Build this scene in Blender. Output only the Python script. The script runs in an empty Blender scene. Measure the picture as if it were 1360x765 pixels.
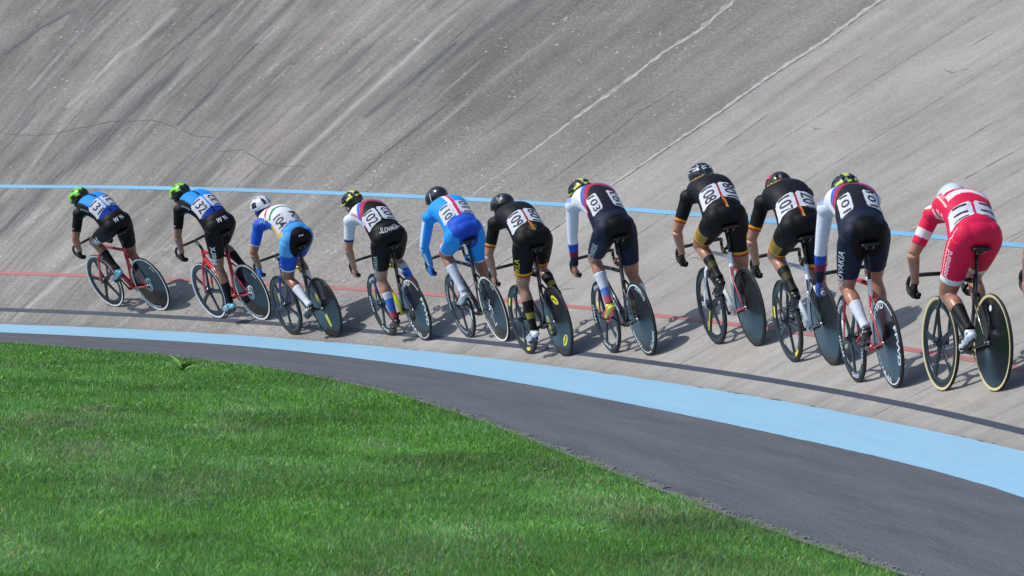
import bpy, bmesh, math, random
import numpy as np
from mathutils import Vector, Matrix
from mathutils.bvhtree import BVHTree

rng = np.random.default_rng(7)
random.seed(7)
scene = bpy.context.scene
C = scene.collection
rad = math.radians

# ------------------------------------------------------------------ camera
CAM_H, PITCH, ROLL, FPX = 1.58774, 1.28231, -0.37616, 5772.39
cam_d = bpy.data.cameras.new('camera')
cam = bpy.data.objects.new('camera', cam_d)
C.objects.link(cam)
cam_d.sensor_width = 36.0
cam_d.lens = FPX / 1360 * 36.0
cam_d.clip_start = 0.5
cam_d.clip_end = 3000
c_, s_ = math.cos(rad(PITCH)), math.sin(rad(PITCH))
r0, u0, f0 = Vector((1, 0, 0)), Vector((0, s_, c_)), Vector((0, c_, -s_))
cr, sr = math.cos(rad(ROLL)), math.sin(rad(ROLL))
rr, uu = r0 * cr - u0 * sr, r0 * sr + u0 * cr
cm = Matrix.Identity(4)
for i in range(3):
    cm[i][0], cm[i][1], cm[i][2] = rr[i], uu[i], -f0[i]
cm[2][3] = CAM_H
cam.matrix_world = cm
cam_d.dof.use_dof = True
cam_d.dof.focus_distance = 38.0
cam_d.dof.aperture_fstop = 16.0
scene.camera = cam

# ------------------------------------------------------------------ sky and sun
SUN_EL, SUN_AZ = 46.0, 82.0            # elevation, azimuth the light travels towards (clockwise from +Y)
world = bpy.data.worlds.new('World')
scene.world = world
world.use_nodes = True
wn = world.node_tree.nodes
sky = wn.new('ShaderNodeTexSky')
sky.sky_type = 'NISHITA'
sky.sun_disc = False
sky.sun_elevation = rad(SUN_EL)
sky.sun_rotation = rad(SUN_AZ + 180)
wn['Background'].inputs['Strength'].default_value = 0.145
world.node_tree.links.new(sky.outputs[0], wn['Background'].inputs['Color'])
sun_d = bpy.data.lights.new('sun', 'SUN')
sun_d.energy = 3.7
sun_d.angle = rad(0.5)
sun_d.color = (1.0, 0.955, 0.89)
sun = bpy.data.objects.new('sun', sun_d)
C.objects.link(sun)
tv = Vector((math.sin(rad(SUN_AZ)) * math.cos(rad(SUN_EL)), math.cos(rad(SUN_AZ)) * math.cos(rad(SUN_EL)), -math.sin(rad(SUN_EL))))
sun.rotation_euler = tv.to_track_quat('-Z', 'Y').to_euler()
sun.location = (-10, -5, 20)
scene.view_settings.view_transform = 'Standard'
scene.view_settings.look = 'None'
scene.view_settings.exposure = 0.0
scene.view_settings.gamma = 1.0
scene.render.engine = 'CYCLES'

# ------------------------------------------------------------------ helpers
def lin(r, g, b):
    return tuple(((v / 255) / 12.92 if v / 255 <= 0.04045 else (((v / 255) + 0.055) / 1.055) ** 2.4) for v in (r, g, b))

def tag(o, label=None, cat=None, group=None, kind=None):
    if label: o['label'] = label
    if cat: o['category'] = cat
    if group: o['group'] = group
    if kind: o['kind'] = kind
    return o

def empty(name, mat, label, cat, group=None):
    o = bpy.data.objects.new(name, None)
    o.empty_display_size = 0.1
    C.objects.link(o)
    o.matrix_world = mat
    return tag(o, label, cat, group)

def mesh_np(name, V, F, smooth=True):
    me = bpy.data.meshes.new(name)
    V = np.asarray(V, float)
    me.from_pydata([tuple(v) for v in V], [], [tuple(int(i) for i in f) for f in F])
    if smooth and len(me.polygons):
        me.polygons.foreach_set('use_smooth', np.ones(len(me.polygons), bool))
    me.update()
    return me

def link(name, me, mats, parent=None):
    o = bpy.data.objects.new(name, me)
    C.objects.link(o)
    if mats is not None:
        if not isinstance(mats, (list, tuple)): mats = [mats]
        while len(me.materials): me.materials.pop(index=0)
        keep_i = np.zeros(len(me.polygons), np.int32); me.polygons.foreach_get('material_index', keep_i)
        for m in mats: me.materials.append(m)
        me.polygons.foreach_set('material_index', keep_i)
    if parent: o.parent = parent
    return o

class MB:
    """collects vertices and faces of one mesh"""
    def __init__(s): s.V = []; s.F = []; s.M = []; s.cuts = []
    def add(s, V, F, mi=0):
        o = len(s.V); s.cuts.append(o); s.V += [tuple(v) for v in V]; s.F += [tuple(i + o for i in f) for f in F]; s.M += [mi] * len(F); return s
    def mesh(s, name, smooth=True):
        me = mesh_np(name, s.V, s.F, smooth)
        me.polygons.foreach_set('material_index', s.M)
        return me
    def build(s, name, mats, parent=None, smooth=True):
        return link(name, s.mesh(name, smooth), mats, parent)

def norm(v):
    v = np.asarray(v, float); return v / (np.linalg.norm(v) + 1e-12)

def loft(P, R, n=12, ref=(0, 0, 1), caps=True, closed=False, sq=None):
    """tube along points P with elliptic radii R (a across ref, b along ref)"""
    P = np.asarray(P, float); k = len(P)
    R = np.asarray([(r, r) if np.isscalar(r) else r for r in R], float)
    V = []; a = np.linspace(0, 2 * np.pi, n, endpoint=False)
    for i in range(k):
        if closed: t = norm(P[(i + 1) % k] - P[i - 1])
        else: t = norm(P[min(i + 1, k - 1)] - P[max(i - 1, 0)])
        rf = np.asarray(ref(i) if callable(ref) else ref, float)
        x = np.cross(t, rf)
        if np.linalg.norm(x) < 1e-3: x = np.cross(t, (1, 0.1, 0))
        x = norm(x); y = np.cross(x, t)
        ca, sa = np.cos(a), np.sin(a)
        if sq: ca, sa = np.sign(ca) * abs(ca) ** sq, np.sign(sa) * abs(sa) ** sq
        V += list(P[i] + R[i, 0] * ca[:, None] * x + R[i, 1] * sa[:, None] * y)
    F = []
    for i in range(k if closed else k - 1):
        j = (i + 1) % k
        for q in range(n):
            F.append((i * n + q, i * n + (q + 1) % n, j * n + (q + 1) % n, j * n + q))
    if caps and not closed:
        F.append(tuple(range(n))[::-1]); F.append(tuple((k - 1) * n + q for q in range(n)))
    return V, F

def ellipsoid(c, r, n=16, m=12, R=None):
    V = []; F = []
    c = np.asarray(c, float)
    for i in range(m + 1):
        ph = math.pi * i / m
        for j in range(n):
            th = 2 * math.pi * j / n
            v = np.array([r[0] * math.sin(ph) * math.cos(th), r[1] * math.sin(ph) * math.sin(th), r[2] * math.cos(ph)])
            if R is not None: v = R @ v
            V.append(c + v)
    for i in range(m):
        for j in range(n):
            F.append((i * n + j, (i + 1) * n + j, (i + 1) * n + (j + 1) % n, i * n + (j + 1) % n))
    return V, F

def box(c, h):
    c = np.asarray(c, float)
    V = [c + np.array([x * h[0], y * h[1], z * h[2]]) for x in (-1, 1) for y in (-1, 1) for z in (-1, 1)]
    return V, [(0, 1, 3, 2), (4, 6, 7, 5), (0, 4, 5, 1), (2, 3, 7, 6), (0, 2, 6, 4), (1, 5, 7, 3)]

def lathe(prof, n=48, c=(0, 0, 0)):
    """profile [(radius, y)] turned about the y axis through c"""
    V = []; F = []
    for (r, y) in prof:
        for j in range(n):
            a = 2 * math.pi * j / n
            V.append((c[0] + r * math.cos(a), c[1] + y, c[2] + r * math.sin(a)))
    for i in range(len(prof) - 1):
        for j in range(n):
            F.append((i * n + j, i * n + (j + 1) % n, (i + 1) * n + (j + 1) % n, (i + 1) * n + j))
    return V, F

def catmull(P, per=6):
    P = np.asarray(P, float); k = len(P); out = []
    for i in range(k - 1):
        p0, p1, p2, p3 = P[max(i - 1, 0)], P[i], P[i + 1], P[min(i + 2, k - 1)]
        for t in np.linspace(0, 1, per, endpoint=False):
            out.append(0.5 * ((2 * p1) + (-p0 + p2) * t + (2 * p0 - 5 * p1 + 4 * p2 - p3) * t * t + (-p0 + 3 * p1 - 3 * p2 + p3) * t ** 3))
    out.append(P[-1])
    return np.array(out)

# ------------------------------------------------------------------ materials
class NT:
    def __init__(s, name):
        s.m = bpy.data.materials.new(name); s.m.use_nodes = True
        s.n = s.m.node_tree.nodes; s.l = s.m.node_tree.links
        s.b = s.n['Principled BSDF']; s.out = s.n['Material Output']
    def node(s, t, **kw):
        x = s.n.new(t)
        for k, v in kw.items(): setattr(x, k, v)
        return x
    def val(s, sock, v):
        if isinstance(v, bpy.types.NodeSocket): s.l.new(v, sock)
        elif v is not None:
            if sock.type == 'RGBA' and len(v) == 3: v = (*v, 1)
            sock.default_value = v
    def mapping(s, vec, scale=(1, 1, 1), loc=(0, 0, 0)):
        m = s.node('ShaderNodeMapping'); s.l.new(vec, m.inputs[0]); m.inputs['Scale'].default_value = scale; m.inputs['Location'].default_value = loc
        return m.outputs[0]
    def noise(s, vec, scale=5, detail=4, rough=.55, dist=0, dim='3D'):
        n = s.node('ShaderNodeTexNoise'); n.noise_dimensions = dim
        if vec is not None: s.l.new(vec, n.inputs['Vector'])
        n.inputs['Scale'].default_value = scale; n.inputs['Detail'].default_value = detail; n.inputs['Roughness'].default_value = rough; n.inputs['Distortion'].default_value = dist
        return n.outputs['Fac']
    def ramp(s, fac, a, b, ca=0.0, cb=1.0):
        m = s.node('ShaderNodeMapRange'); m.clamp = True
        s.val(m.inputs[0], fac); m.inputs[1].default_value = a; m.inputs[2].default_value = b; m.inputs[3].default_value = ca; m.inputs[4].default_value = cb
        return m.outputs[0]
    def mix(s, fac, a, b, mode='MIX'):
        m = s.node('ShaderNodeMix'); m.data_type = 'RGBA'; m.blend_type = mode
        s.val(m.inputs[0], fac); s.val(m.inputs[6], a); s.val(m.inputs[7], b)
        return m.outputs[2]
    def math(s, op, a, b=None):
        m = s.node('ShaderNodeMath', operation=op); s.val(m.inputs[0], a)
        if b is not None: s.val(m.inputs[1], b)
        return m.outputs[0]
    def bump(s, h, strength=.3, dist=.01):
        b = s.node('ShaderNodeBump'); b.inputs['Strength'].default_value = strength; b.inputs['Distance'].default_value = dist
        s.l.new(h, b.inputs['Height']); s.l.new(b.outputs[0], s.b.inputs['Normal']); return b
    def attr(s, name):
        a = s.node('ShaderNodeAttribute'); a.attribute_name = name; return a
    def set(s, **kw):
        for k, v in kw.items(): s.val(s.b.inputs[k.replace('_', ' ')], v)
        return s.m

_mc = {}
def paint(rgb, rough=.35, metal=0.0, coat=0.0, name=None, var=.06):
    """painted or moulded surface with slight unevenness"""
    key = (rgb, rough, metal, coat)
    if key in _mc: return _mc[key]
    t = NT(name or 'paint'); tc = t.node('ShaderNodeTexCoord').outputs['Object']
    n = t.noise(tc, 22, 3)
    c = lin(*rgb)
    col = t.mix(n, tuple(v * (1 - var) for v in c), tuple(min(1, v * (1 + var)) for v in c))
    m = t.set(Base_Color=col, Roughness=t.ramp(t.noise(tc, 60, 3), .3, .7, max(.02, rough - .05), rough + .07), Metallic=metal, Coat_Weight=coat, Coat_Roughness=.08)
    _mc[key] = m
    return m
# ------------------------------------------------------------------ track geometry (fitted from the photograph)
X0, Y0, ETA = 4.0287, 21.23179, 7.96623
K0, K1, K2 = 0.0029777, -0.0000635438, 0.0000524694
TH0, TH1, THQ = 20.35284, 5.67476, -0.0034861
WB, THB = 0.87487, 4.61524
US = np.linspace(-40, 75, 4601)
def _curv(u):
    uc = np.clip(u, 0, 34.5)
    return K0 + K1 * uc + K2 * uc * uc
_du = US[1] - US[0]
_i0 = int(np.argmin(abs(US)))
_k = _curv(US)
_hd = np.concatenate([[0], np.cumsum((_k[1:] + _k[:-1]) / 2 * _du)]); _hd = _hd - _hd[_i0] + rad(ETA)
_X = np.concatenate([[0], np.cumsum((-np.sin(_hd[1:]) - np.sin(_hd[:-1])) / 2 * _du)]); _X = _X - _X[_i0] + X0
_Y = np.concatenate([[0], np.cumsum((np.cos(_hd[1:]) + np.cos(_hd[:-1])) / 2 * _du)]); _Y = _Y - _Y[_i0] + Y0
def surf(s, u):
    s = np.asarray(s, float); u = np.asarray(u, float)
    x = np.interp(u, US, _X); y = np.interp(u, US, _Y); h = np.interp(u, US, _hd)
    th = np.radians(np.clip(TH0 + TH1 * u / 10, 17, 39.0)); tb = rad(THB)
    sp = np.maximum(s, 0); sb = np.clip(s, -WB, 0); sf = np.minimum(s + WB, 0)
    out = sp * np.cos(th) + (sb + sf) * math.cos(tb)
    z = sp * np.sin(th) + THQ * sp ** 2 + sb * math.sin(tb)
    return np.stack(np.broadcast_arrays(x + out * np.cos(h), y + out * np.sin(h), z), -1)
def surf_n(s, u):
    e = 1e-3
    a = surf(s + e, u) - surf(s, u); b = surf(s, u + e) - surf(s, u)
    n = np.cross(a, b); n /= np.linalg.norm(n, axis=-1, keepdims=True)
    n[n[..., 2] < 0] *= -1
    return n
Z_FLAT = float(surf(-2.0, 10.0)[2])
LT = {"black": [-0.0641, 0.0562, 0.0597, -0.0349, 0.208], "edge": [-0.193, 0.0105, 0.2058, -0.0693, -0.1036], "red": [-0.034, 0.0362, 0.0106, -0.0252, 0.9118], "blue": [-0.0051, -0.1006, 0.0742, 0.073, 2.5776], "band": [-0.3348, -0.2946, 0.4015, 0.2165, -0.972], "grass": [-0.2571, -0.4146, 0.1308, -2.4588]}
def lt(k, u):
    c = LT[k]; uc = np.clip(u, {'grass': -3, 'band': 1, 'edge': 4}.get(k, 5), 33)
    return np.polyval(c, (uc - 18) / 12)
def wob(u, seed, amp, sc=1.0):
    r = np.random.default_rng(seed); o = 0
    for k in range(9):
        f = sc * 1.9 ** k * .12; o = o + np.sin(2 * np.pi * (f * u + r.random())) / (1.45 ** k)
    return o * amp * .4

def grid_mesh(name, ug, sg, lift=0.0, flip=False):
    """sheet over the track; sg is an array or function(u)->array; UV = metres along, metres up"""
    nu = len(ug)
    S = np.array([np.asarray(sg(u)) for u in ug]) if callable(sg) else np.tile(sg, (nu, 1))
    ns = S.shape[1]; U = np.repeat(ug[:, None], ns, 1)
    P = surf(S, U)
    if lift: P = P + surf_n(S, U) * lift
    me = bpy.data.meshes.new(name)
    V = P.reshape(-1, 3)
    i, j = np.meshgrid(np.arange(nu - 1), np.arange(ns - 1), indexing='ij')
    a = i * ns + j
    F = np.stack([a, a + 1, a + ns + 1, a + ns], -1).reshape(-1, 4)
    me.vertices.add(len(V)); me.vertices.foreach_set('co', V.ravel())
    me.loops.add(F.size); me.loops.foreach_set('vertex_index', F.ravel().astype(np.int32))
    me.polygons.add(len(F)); me.polygons.foreach_set('loop_start', np.arange(0, F.size, 4, dtype=np.int32))
    me.polygons.foreach_set('use_smooth', np.ones(len(F), bool))
    uv = me.uv_layers.new(name='UVMap')
    UVv = np.stack([U.ravel(), S.ravel()], -1)
    uv.data.foreach_set('uv', UVv[F.ravel()].ravel())
    me.update(); me.validate()
    # normals up
    if me.polygons[0].normal.z < 0: me.flip_normals()
    return me, UVv

TR = {"A": [[23.69, 6.87], [23.6, 5.93], [23.65, 5.21], [23.61, 4.43], [23.62, 3.91], [23.68, 2.94], [23.59, 2.39], [23.61, 2.14], [23.73, 1.29], [23.61, 0.77], [23.68, 0.57], [23.72, 0.4]], "B": [[26.14, 6.8], [26.02, 6.14], [26.13, 5.65], [26.09, 4.85], [26.13, 4.23], [26.11, 3.71], [26.15, 2.92], [26.13, 1.96], [26.09, 1.46], [26.05, 1.03], [26.14, 0.73]], "E": [[30.24, 6.34], [30.16, 5.3], [30.15, 4.49], [30.12, 3.48], [30.03, 2.7], [30.19, 2.14]], "F": [[32.12, -0.02], [32.07, 0.28], [32.02, 0.52], [31.98, 0.98], [31.8, 1.16], [31.1, 1.25], [30.53, 1.52], [30.55, 1.9]], "G": [[34.27, 6.44], [34.3, 5.84], [34.43, 5.4], [34.44, 4.56], [34.48, 4.28]], "H": [[35.61, 6.49], [35.83, 6.05], [35.99, 5.48]], "I": [[33.63, 6.47], [33.7, 5.86], [33.82, 5.17], [33.86, 4.47]], "J": [[33.36, 5.51], [33.42, 4.63], [33.47, 3.97], [33.51, 3.39], [33.68, 2.7], [33.71, 1.61]], "K": [[32.61, 5.62], [32.6, 4.81], [32.56, 4.41], [32.58, 3.87]], "L": [[35.04, 3.69], [34.52, 3.61], [34.11, 3.77], [33.6, 3.95], [33.02, 3.94], [32.59, 3.83], [32.13, 3.66], [31.76, 3.63]], "L2": [[31.59, 3.33], [31.15, 3.41], [30.8, 3.25], [30.44, 3.13], [29.86, 3.09]], "Mm": [[29.68, 5.69], [29.71, 4.78], [29.75, 4.17]], "N": [[30.92, 5.6], [30.92, 5.22], [30.95, 4.68]], "O": [[28.66, 4.7], [28.67, 3.97], [28.73, 3.38], [28.67, 2.81]], "P": [[27.34, 4.8], [27.3, 4.34], [27.35, 3.89]], "Q": [[24.99, 4.89], [25.12, 4.43], [25.05, 3.94], [25.01, 3.47], [25.02, 2.96]], "Rr": [[22.63, 4.49], [22.56, 3.89]], "S": [[16.63, 4.16], [16.69, 3.54]], "T": [[29.39, 6.71], [29.52, 6.03], [29.49, 4.88]], "V": [[33.47, 1.83], [33.33, 2.16]], "W": [[29.93, 1.03], [30.67, 1.31]], "X": [[13.43, 2.09], [13.56, 2.76]], "Y": [[32.61, 6.61], [32.65, 5.67]], "Z": [[31.88, 6.63], [31.86, 6.12]]}

# --- concrete of the banking
def concrete_mat():
    t = NT('weathered_concrete'); uv = t.node('ShaderNodeTexCoord').outputs['UV']
    at = t.attr('stain'); sep = t.node('ShaderNodeSeparateColor'); t.l.new(at.outputs['Color'], sep.inputs[0])
    dark, light, rough = sep.outputs[0], sep.outputs[1], sep.outputs[2]
    sx = t.node('ShaderNodeSeparateXYZ'); t.l.new(uv, sx.inputs[0]); far = t.ramp(sx.outputs[0], 27, 31.5)
    streak = t.noise(t.mapping(uv, (2.6, .22, 1)), 1, 6, .62, .3)
    broad = t.noise(t.mapping(uv, (1.0, .14, 1), (8, 2, 0)), 1, 5, .6)
    fine = t.noise(t.mapping(uv, (13, 1.1, 1), (3, 1, 0)), 1, 5, .65)
    blotch = t.noise(t.mapping(uv, (.5, .6, 1), (9, 4, 0)), 1, 6, .62, .8)
    mot = t.noise(t.mapping(uv, (7, 6, 1), (1, 9, 0)), 1, 5, .65)
    grit = t.noise(t.mapping(uv, (24, 24, 1)), 1, 5, .75)
    grit2 = t.noise(t.mapping(uv, (85, 85, 1)), 1, 3, .7)
    base = t.mix(t.ramp(blotch, .32, .68), (.272, .256, .236), (.350, .336, .316))
    base = t.mix(t.ramp(far, 0, 1, 0, .75), base, t.mix(1.0, base, (.82, .83, .845), 'MULTIPLY'))
    up = t.ramp(sx.outputs[1], 1.2, 4.6, .30, 1.0)
    base = t.mix(t.math('MULTIPLY', t.math('MULTIPLY', rough, up), t.ramp(t.noise(t.mapping(uv, (1.3, .5, 1), (4, 6, 0)), 1, 6, .65, .5), .3, .62, .60, 1.0)), base, t.mix(1.0, base, (.47, .465, .465), 'MULTIPLY'))
    base = t.mix(t.math('MULTIPLY', t.ramp(streak, .38, .56, 1, 0), t.ramp(far, 0, 1, .30, .72)), base, t.mix(1.0, base, (.50, .515, .54), 'MULTIPLY'))
    base = t.mix(t.math('MULTIPLY', t.ramp(broad, .44, .62), t.ramp(far, 0, 1, .25, .8)), base, t.mix(1.0, base, (1.34, 1.31, 1.26), 'MULTIPLY'))
    base = t.mix(t.math('MULTIPLY', t.ramp(fine, .38, .56, 1, 0), t.ramp(far, 0, 1, .14, .5)), base, t.mix(1.0, base, (.60, .61, .63), 'MULTIPLY'))
    base = t.mix(t.ramp(mot, .35, .65, .35, 0), base, t.mix(1.0, base, (.72, .71, .70), 'MULTIPLY'))
    g = t.mix(t.ramp(grit, .36, .64), (.48, .48, .49), (1.5, 1.49, 1.47))
    base = t.mix(t.math('ADD', t.math('MULTIPLY', rough, .50), .16), base, t.mix(1.0, base, g, 'MULTIPLY'))
    base = t.mix(.6, base, t.mix(1.0, base, t.mix(t.ramp(grit2, .34, .66), (.66, .66, .66), (1.32, 1.32, 1.32)), 'MULTIPLY'))
    for sc, lo in ((13, .72), (30, .80)):
        vor = t.node('ShaderNodeTexVoronoi'); t.l.new(t.mapping(uv, (sc, sc, 1)), vor.inputs['Vector']); vor.inputs['Scale'].default_value = 1
        sepc = t.node('ShaderNodeSeparateColor'); t.l.new(vor.outputs['Color'], sepc.inputs[0])
        sp = t.math('MULTIPLY', t.ramp(vor.outputs['Distance'], .13, .24, 1, 0), t.ramp(sepc.outputs[0], lo, lo + .05))
        clus = t.ramp(t.noise(t.mapping(uv, (1.6, 1.1, 1), (2, 7 + sc, 0)), 1, 4), .45, .66)
        sp = t.math('MULTIPLY', t.math('MULTIPLY', sp, clus), t.math('ADD', t.math('MULTIPLY', rough, .85), .10))
        base = t.mix(sp, base, (.66, .66, .67))
    base = t.mix(t.math('MULTIPLY', light, t.ramp(t.noise(t.mapping(uv, (9, 2, 1)), 1, 5), .25, .65)), base, (.40, .395, .39))
    dk = t.math('MULTIPLY', dark, t.ramp(t.noise(t.mapping(uv, (14, 1.2, 1), (5, 5, 0)), 1, 6, .72), .22, .60))
    base = t.mix(dk, base, (.050, .056, .064))
    m = t.set(Base_Color=base, Roughness=.86)
    t.bump(t.math('ADD', grit, t.math('MULTIPLY', grit2, .6)), .35, .004)
    return m
M_CONC = concrete_mat()

ug = np.unique(np.concatenate([np.arange(-30, 2, .5), np.arange(2, 37, .045), np.arange(37, 66, .5)]))
sg = np.concatenate([[-.95, -.88, -.6, -.3], np.linspace(0, 8.6, 150)])
me, UV = grid_mesh('banked_track', ug, sg)
u_, s__ = UV[:, 0], UV[:, 1]
dark = np.zeros(len(u_)); light = np.zeros(len(u_))
def near(poly, widths):
    P = np.array(poly); d = np.full(len(u_), 9.); w = np.zeros(len(u_)); mask = (u_ > P[:, 0].min() - 1) & (u_ < P[:, 0].max() + 1)
    q = np.stack([u_[mask], s__[mask]], -1); dd = np.full(len(q), 9.); ww = np.zeros(len(q)); W = np.interp(np.linspace(0, 1, len(P)), np.linspace(0, 1, len(widths)), widths)
    for i in range(len(P) - 1):
        a, b = P[i], P[i + 1]; L = b - a; tt = np.clip(((q - a) @ L) / (L @ L + 1e-9), 0, 1)
        di = np.linalg.norm(q - a - tt[:, None] * L, axis=1); wi = W[i] + (W[i + 1] - W[i]) * tt
        k = di / wi < dd / np.maximum(ww, 1e-6) if i else np.ones(len(q), bool)
        dd = np.where(k, di, dd); ww = np.where(k, wi, ww)
    d[mask] = dd; w[mask] = np.maximum(ww, 1e-4)
    w[~mask] = 1e-4
    return np.clip(1.25 - d / w, 0, 1)
for k, wd, st in (('J', (.03, .17, .28, .26, .20, .16), .92), ('K', (.03, .06, .10, .05), .85), ('Mm', (.10, .14, .06), .95), ('N', (.10, .12, .04), .8), ('T', (.12, .12, .05), .8),
                  ('I', (.05, .06, .04), .6), ('O', (.05, .09, .07, .04), .55), ('Q', (.03, .05, .03), .35), ('Rr', (.03, .03), .4), ('H', (.08, .05, .08), .7)):
    P = TR[k]
    dark = np.maximum(dark, near(P, wd) * st)
for k, wd, st in (('G', (.06, .05, .04), .8), ('E', (.05, .06, .05), .7), ('F', (.03, .05, .05, .05, .03), .8), ('V', (.03, .03), .7), ('W', (.03, .03), .6), ('Y', (.05, .04), .5), ('B', (.05, .05), .4), ('A', (.03, .03), .3)):
    light = np.maximum(light, near(TR[k], wd) * st)
r2 = np.random.default_rng(3)
for i in range(190):       # tyre scrapes and washed-down dirt along the slope
    a = r2.uniform(2, 37) if i < 60 else r2.uniform(27.5, 37); b = r2.uniform(.4, 7); L = r2.uniform(.4, 2.6); P = [(a, b), (a + r2.uniform(-.08, .08), b + L / 2), (a + r2.uniform(-.12, .12), b + L)]
    wgt = .75 if a > 28 else .35
    if r2.random() < .62: dark = np.maximum(dark, near(P, (.015, r2.uniform(.02, .10), .015)) * r2.uniform(.2, .75) * wgt)
    else: light = np.maximum(light, near(P, (.015, r2.uniform(.02, .07), .015)) * r2.uniform(.3, .8) * wgt)
# dirt gathered at the foot of the bank
foot = np.clip(1 - (s__ - .02) / .22, 0, 1) * (s__ > -.4) * (.22 + .25 * np.abs(wob(u_, 5, 1, 3)))
dark = np.maximum(dark, foot * .6)
panel = np.interp(u_, [-30, 13, 17, 23.55, 23.65, 26.1, 28.6, 30, 34, 36, 66], [.12, .12, .18, .25, .75, .95, 1.0, .55, .5, .6, .6])
dark = np.maximum(dark, np.where((u_ > 23.65) & (u_ < 30.1), .10, 0) + np.where(u_ >= 30.1, .05, 0))
ca = me.color_attributes.new('stain', 'FLOAT_COLOR', 'POINT')
ca.data.foreach_set('color', np.stack([dark, light, panel, np.ones(len(u_))], -1).ravel())
o = link('banked_track', me, M_CONC); tag(o, 'weathered grey concrete banking of the velodrome curve', 'banked track', kind='structure')

# --- painted lines
def line_mat(name, col, wear, under=(.33, .32, .31)):
    t = NT(name); uv = t.node('ShaderNodeTexCoord').outputs['UV']
    n = t.noise(t.mapping(uv, (5, 30, 1)), 1, 6, .7); n2 = t.noise(t.mapping(uv, (60, 60, 1)), 1, 3)
    c = t.mix(t.ramp(t.noise(t.mapping(uv, (.8, 2, 1)), 1, 3), .3, .7), tuple(v * .88 for v in col), tuple(min(1, v * 1.1) for v in col))
    c = t.mix(t.ramp(t.math('ADD', n, t.math('MULTIPLY', n2, .35)), .98 - wear, 1.12 - wear * .8, 0, .9), c, under)
    return t.set(Base_Color=c, Roughness=.6)
def strip(name, key, width, mat, lift, u0, u1, label=None, step=.08, jit=.002):
    ugr = np.arange(u0, u1, step)
    f = lambda u: lt(key, u) + np.array([-width / 2 + wob(u, 11, jit, 9), -width / 4, width / 4, width / 2 + wob(u, 12, jit, 9)])
    me, _ = grid_mesh(name, ugr, f, lift)
    return tag(link(name, me, mat), label, None, None, 'structure')
strip('measurement_line', 'black', .062, line_mat('dark_line_paint', (.032, .042, .066), .12, (.2,.19,.18)), .004, -28, 60, 'dark slate measurement line along the foot of the banking')
strip('red_line', 'red', .054, line_mat('red_line_paint', (.36, .12, .12), .26, (.25,.24,.23)), .004, -28, 60, 'faded red sprinter line across the banking')
strip('blue_line', 'blue', .068, line_mat('blue_line_paint', (.15, .37, .56), .08, (.25,.24,.23)), .004, -28, 60, 'pale blue line higher up the banking')
# --- blue band and asphalt apron
def band_mat():
    t = NT('blue_band_paint'); uv = t.node('ShaderNodeTexCoord').outputs['UV']
    a = t.noise(t.mapping(uv, (.5, 9, 1)), 1, 6, .6); b = t.noise(t.mapping(uv, (40, 40, 1)), 1, 4); w = t.noise(t.mapping(uv, (2.5, 5, 1), (4, 4, 0)), 1, 6, .7)
    c = t.mix(t.ramp(a, .3, .7), (.262, .49, .668), (.30, .54, .71))
    c = t.mix(t.ramp(b, .35, .75, 0, .35), c, (.26, .49, .68))
    c = t.mix(t.ramp(w, .56, .78, 0, .38), c, (.40, .46, .52))
    c = t.mix(t.ramp(t.noise(t.mapping(uv, (1.2, 45, 1), (1, 8, 0)), 1, 5, .7), .52, .72, 0, .30), c, (.20, .34, .46))
    c = t.mix(t.ramp(t.noise(t.mapping(uv, (30, 30, 1), (7, 8, 0)), 1, 4, .7), .64, .70, 0, .5), c, (.30, .34, .38))
    t.bump(b, .2, .003)
    return t.set(Base_Color=c, Roughness=.55)
nr = lambda u: (lt('band', u) + wob(u, 21, .006, 6))
me, _ = grid_mesh('blue_band', np.arange(-28, 60, .05), lambda u: np.concatenate([[nr(u)], np.linspace(nr(u), min(lt('edge', u), -.02) + wob(u, 22, .010, 7), 9)[1:]]), .004)
tag(link('blue_band', me, band_mat()), 'light blue painted band at the foot of the banking', kind='structure')
def asphalt_mat():
    t = NT('worn_asphalt'); uv = t.node('ShaderNodeTexCoord').outputs['UV']
    a = t.noise(t.mapping(uv, (.35, 3.5, 1)), 1, 6, .62); b = t.noise(t.mapping(uv, (60, 60, 1)), 1, 4, .75); w = t.noise(t.mapping(uv, (1.5, 26, 1), (4, 4, 0)), 1, 5, .65)
    c = t.mix(t.ramp(a, .3, .7), (.060, .068, .080), (.104, .112, .126))
    c = t.mix(t.ramp(w, .55, .78, 0, .35), c, (.20, .205, .215))
    c = t.mix(t.ramp(b, .40, .60, 0, 1), t.mix(1.0, c, (.55, .55, .56), 'MULTIPLY'), t.mix(1.0, c, (1.5, 1.5, 1.5), 'MULTIPLY'))
    c = t.mix(t.ramp(t.noise(t.mapping(uv, (.8, 60, 1), (1, 8, 0)), 1, 5, .7), .5, .75, 0, .4), c, (.24, .245, .26))
    at = t.attr('edge'); c = t.mix(t.math('MULTIPLY', at.outputs['Fac'], t.ramp(t.noise(t.mapping(uv, (1.5, 8, 1)), 1, 5), .3, .6)), c, (.045, .044, .045))
    t.bump(b, .6, .005)
    return t.set(Base_Color=c, Roughness=.8)
gi = lambda u: lt('grass', u)
me, UV = grid_mesh('asphalt_apron', np.arange(-28, 60, .06), lambda u: np.linspace(gi(u) - .02, lt('band', u) + .05, 34), .0)
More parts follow.
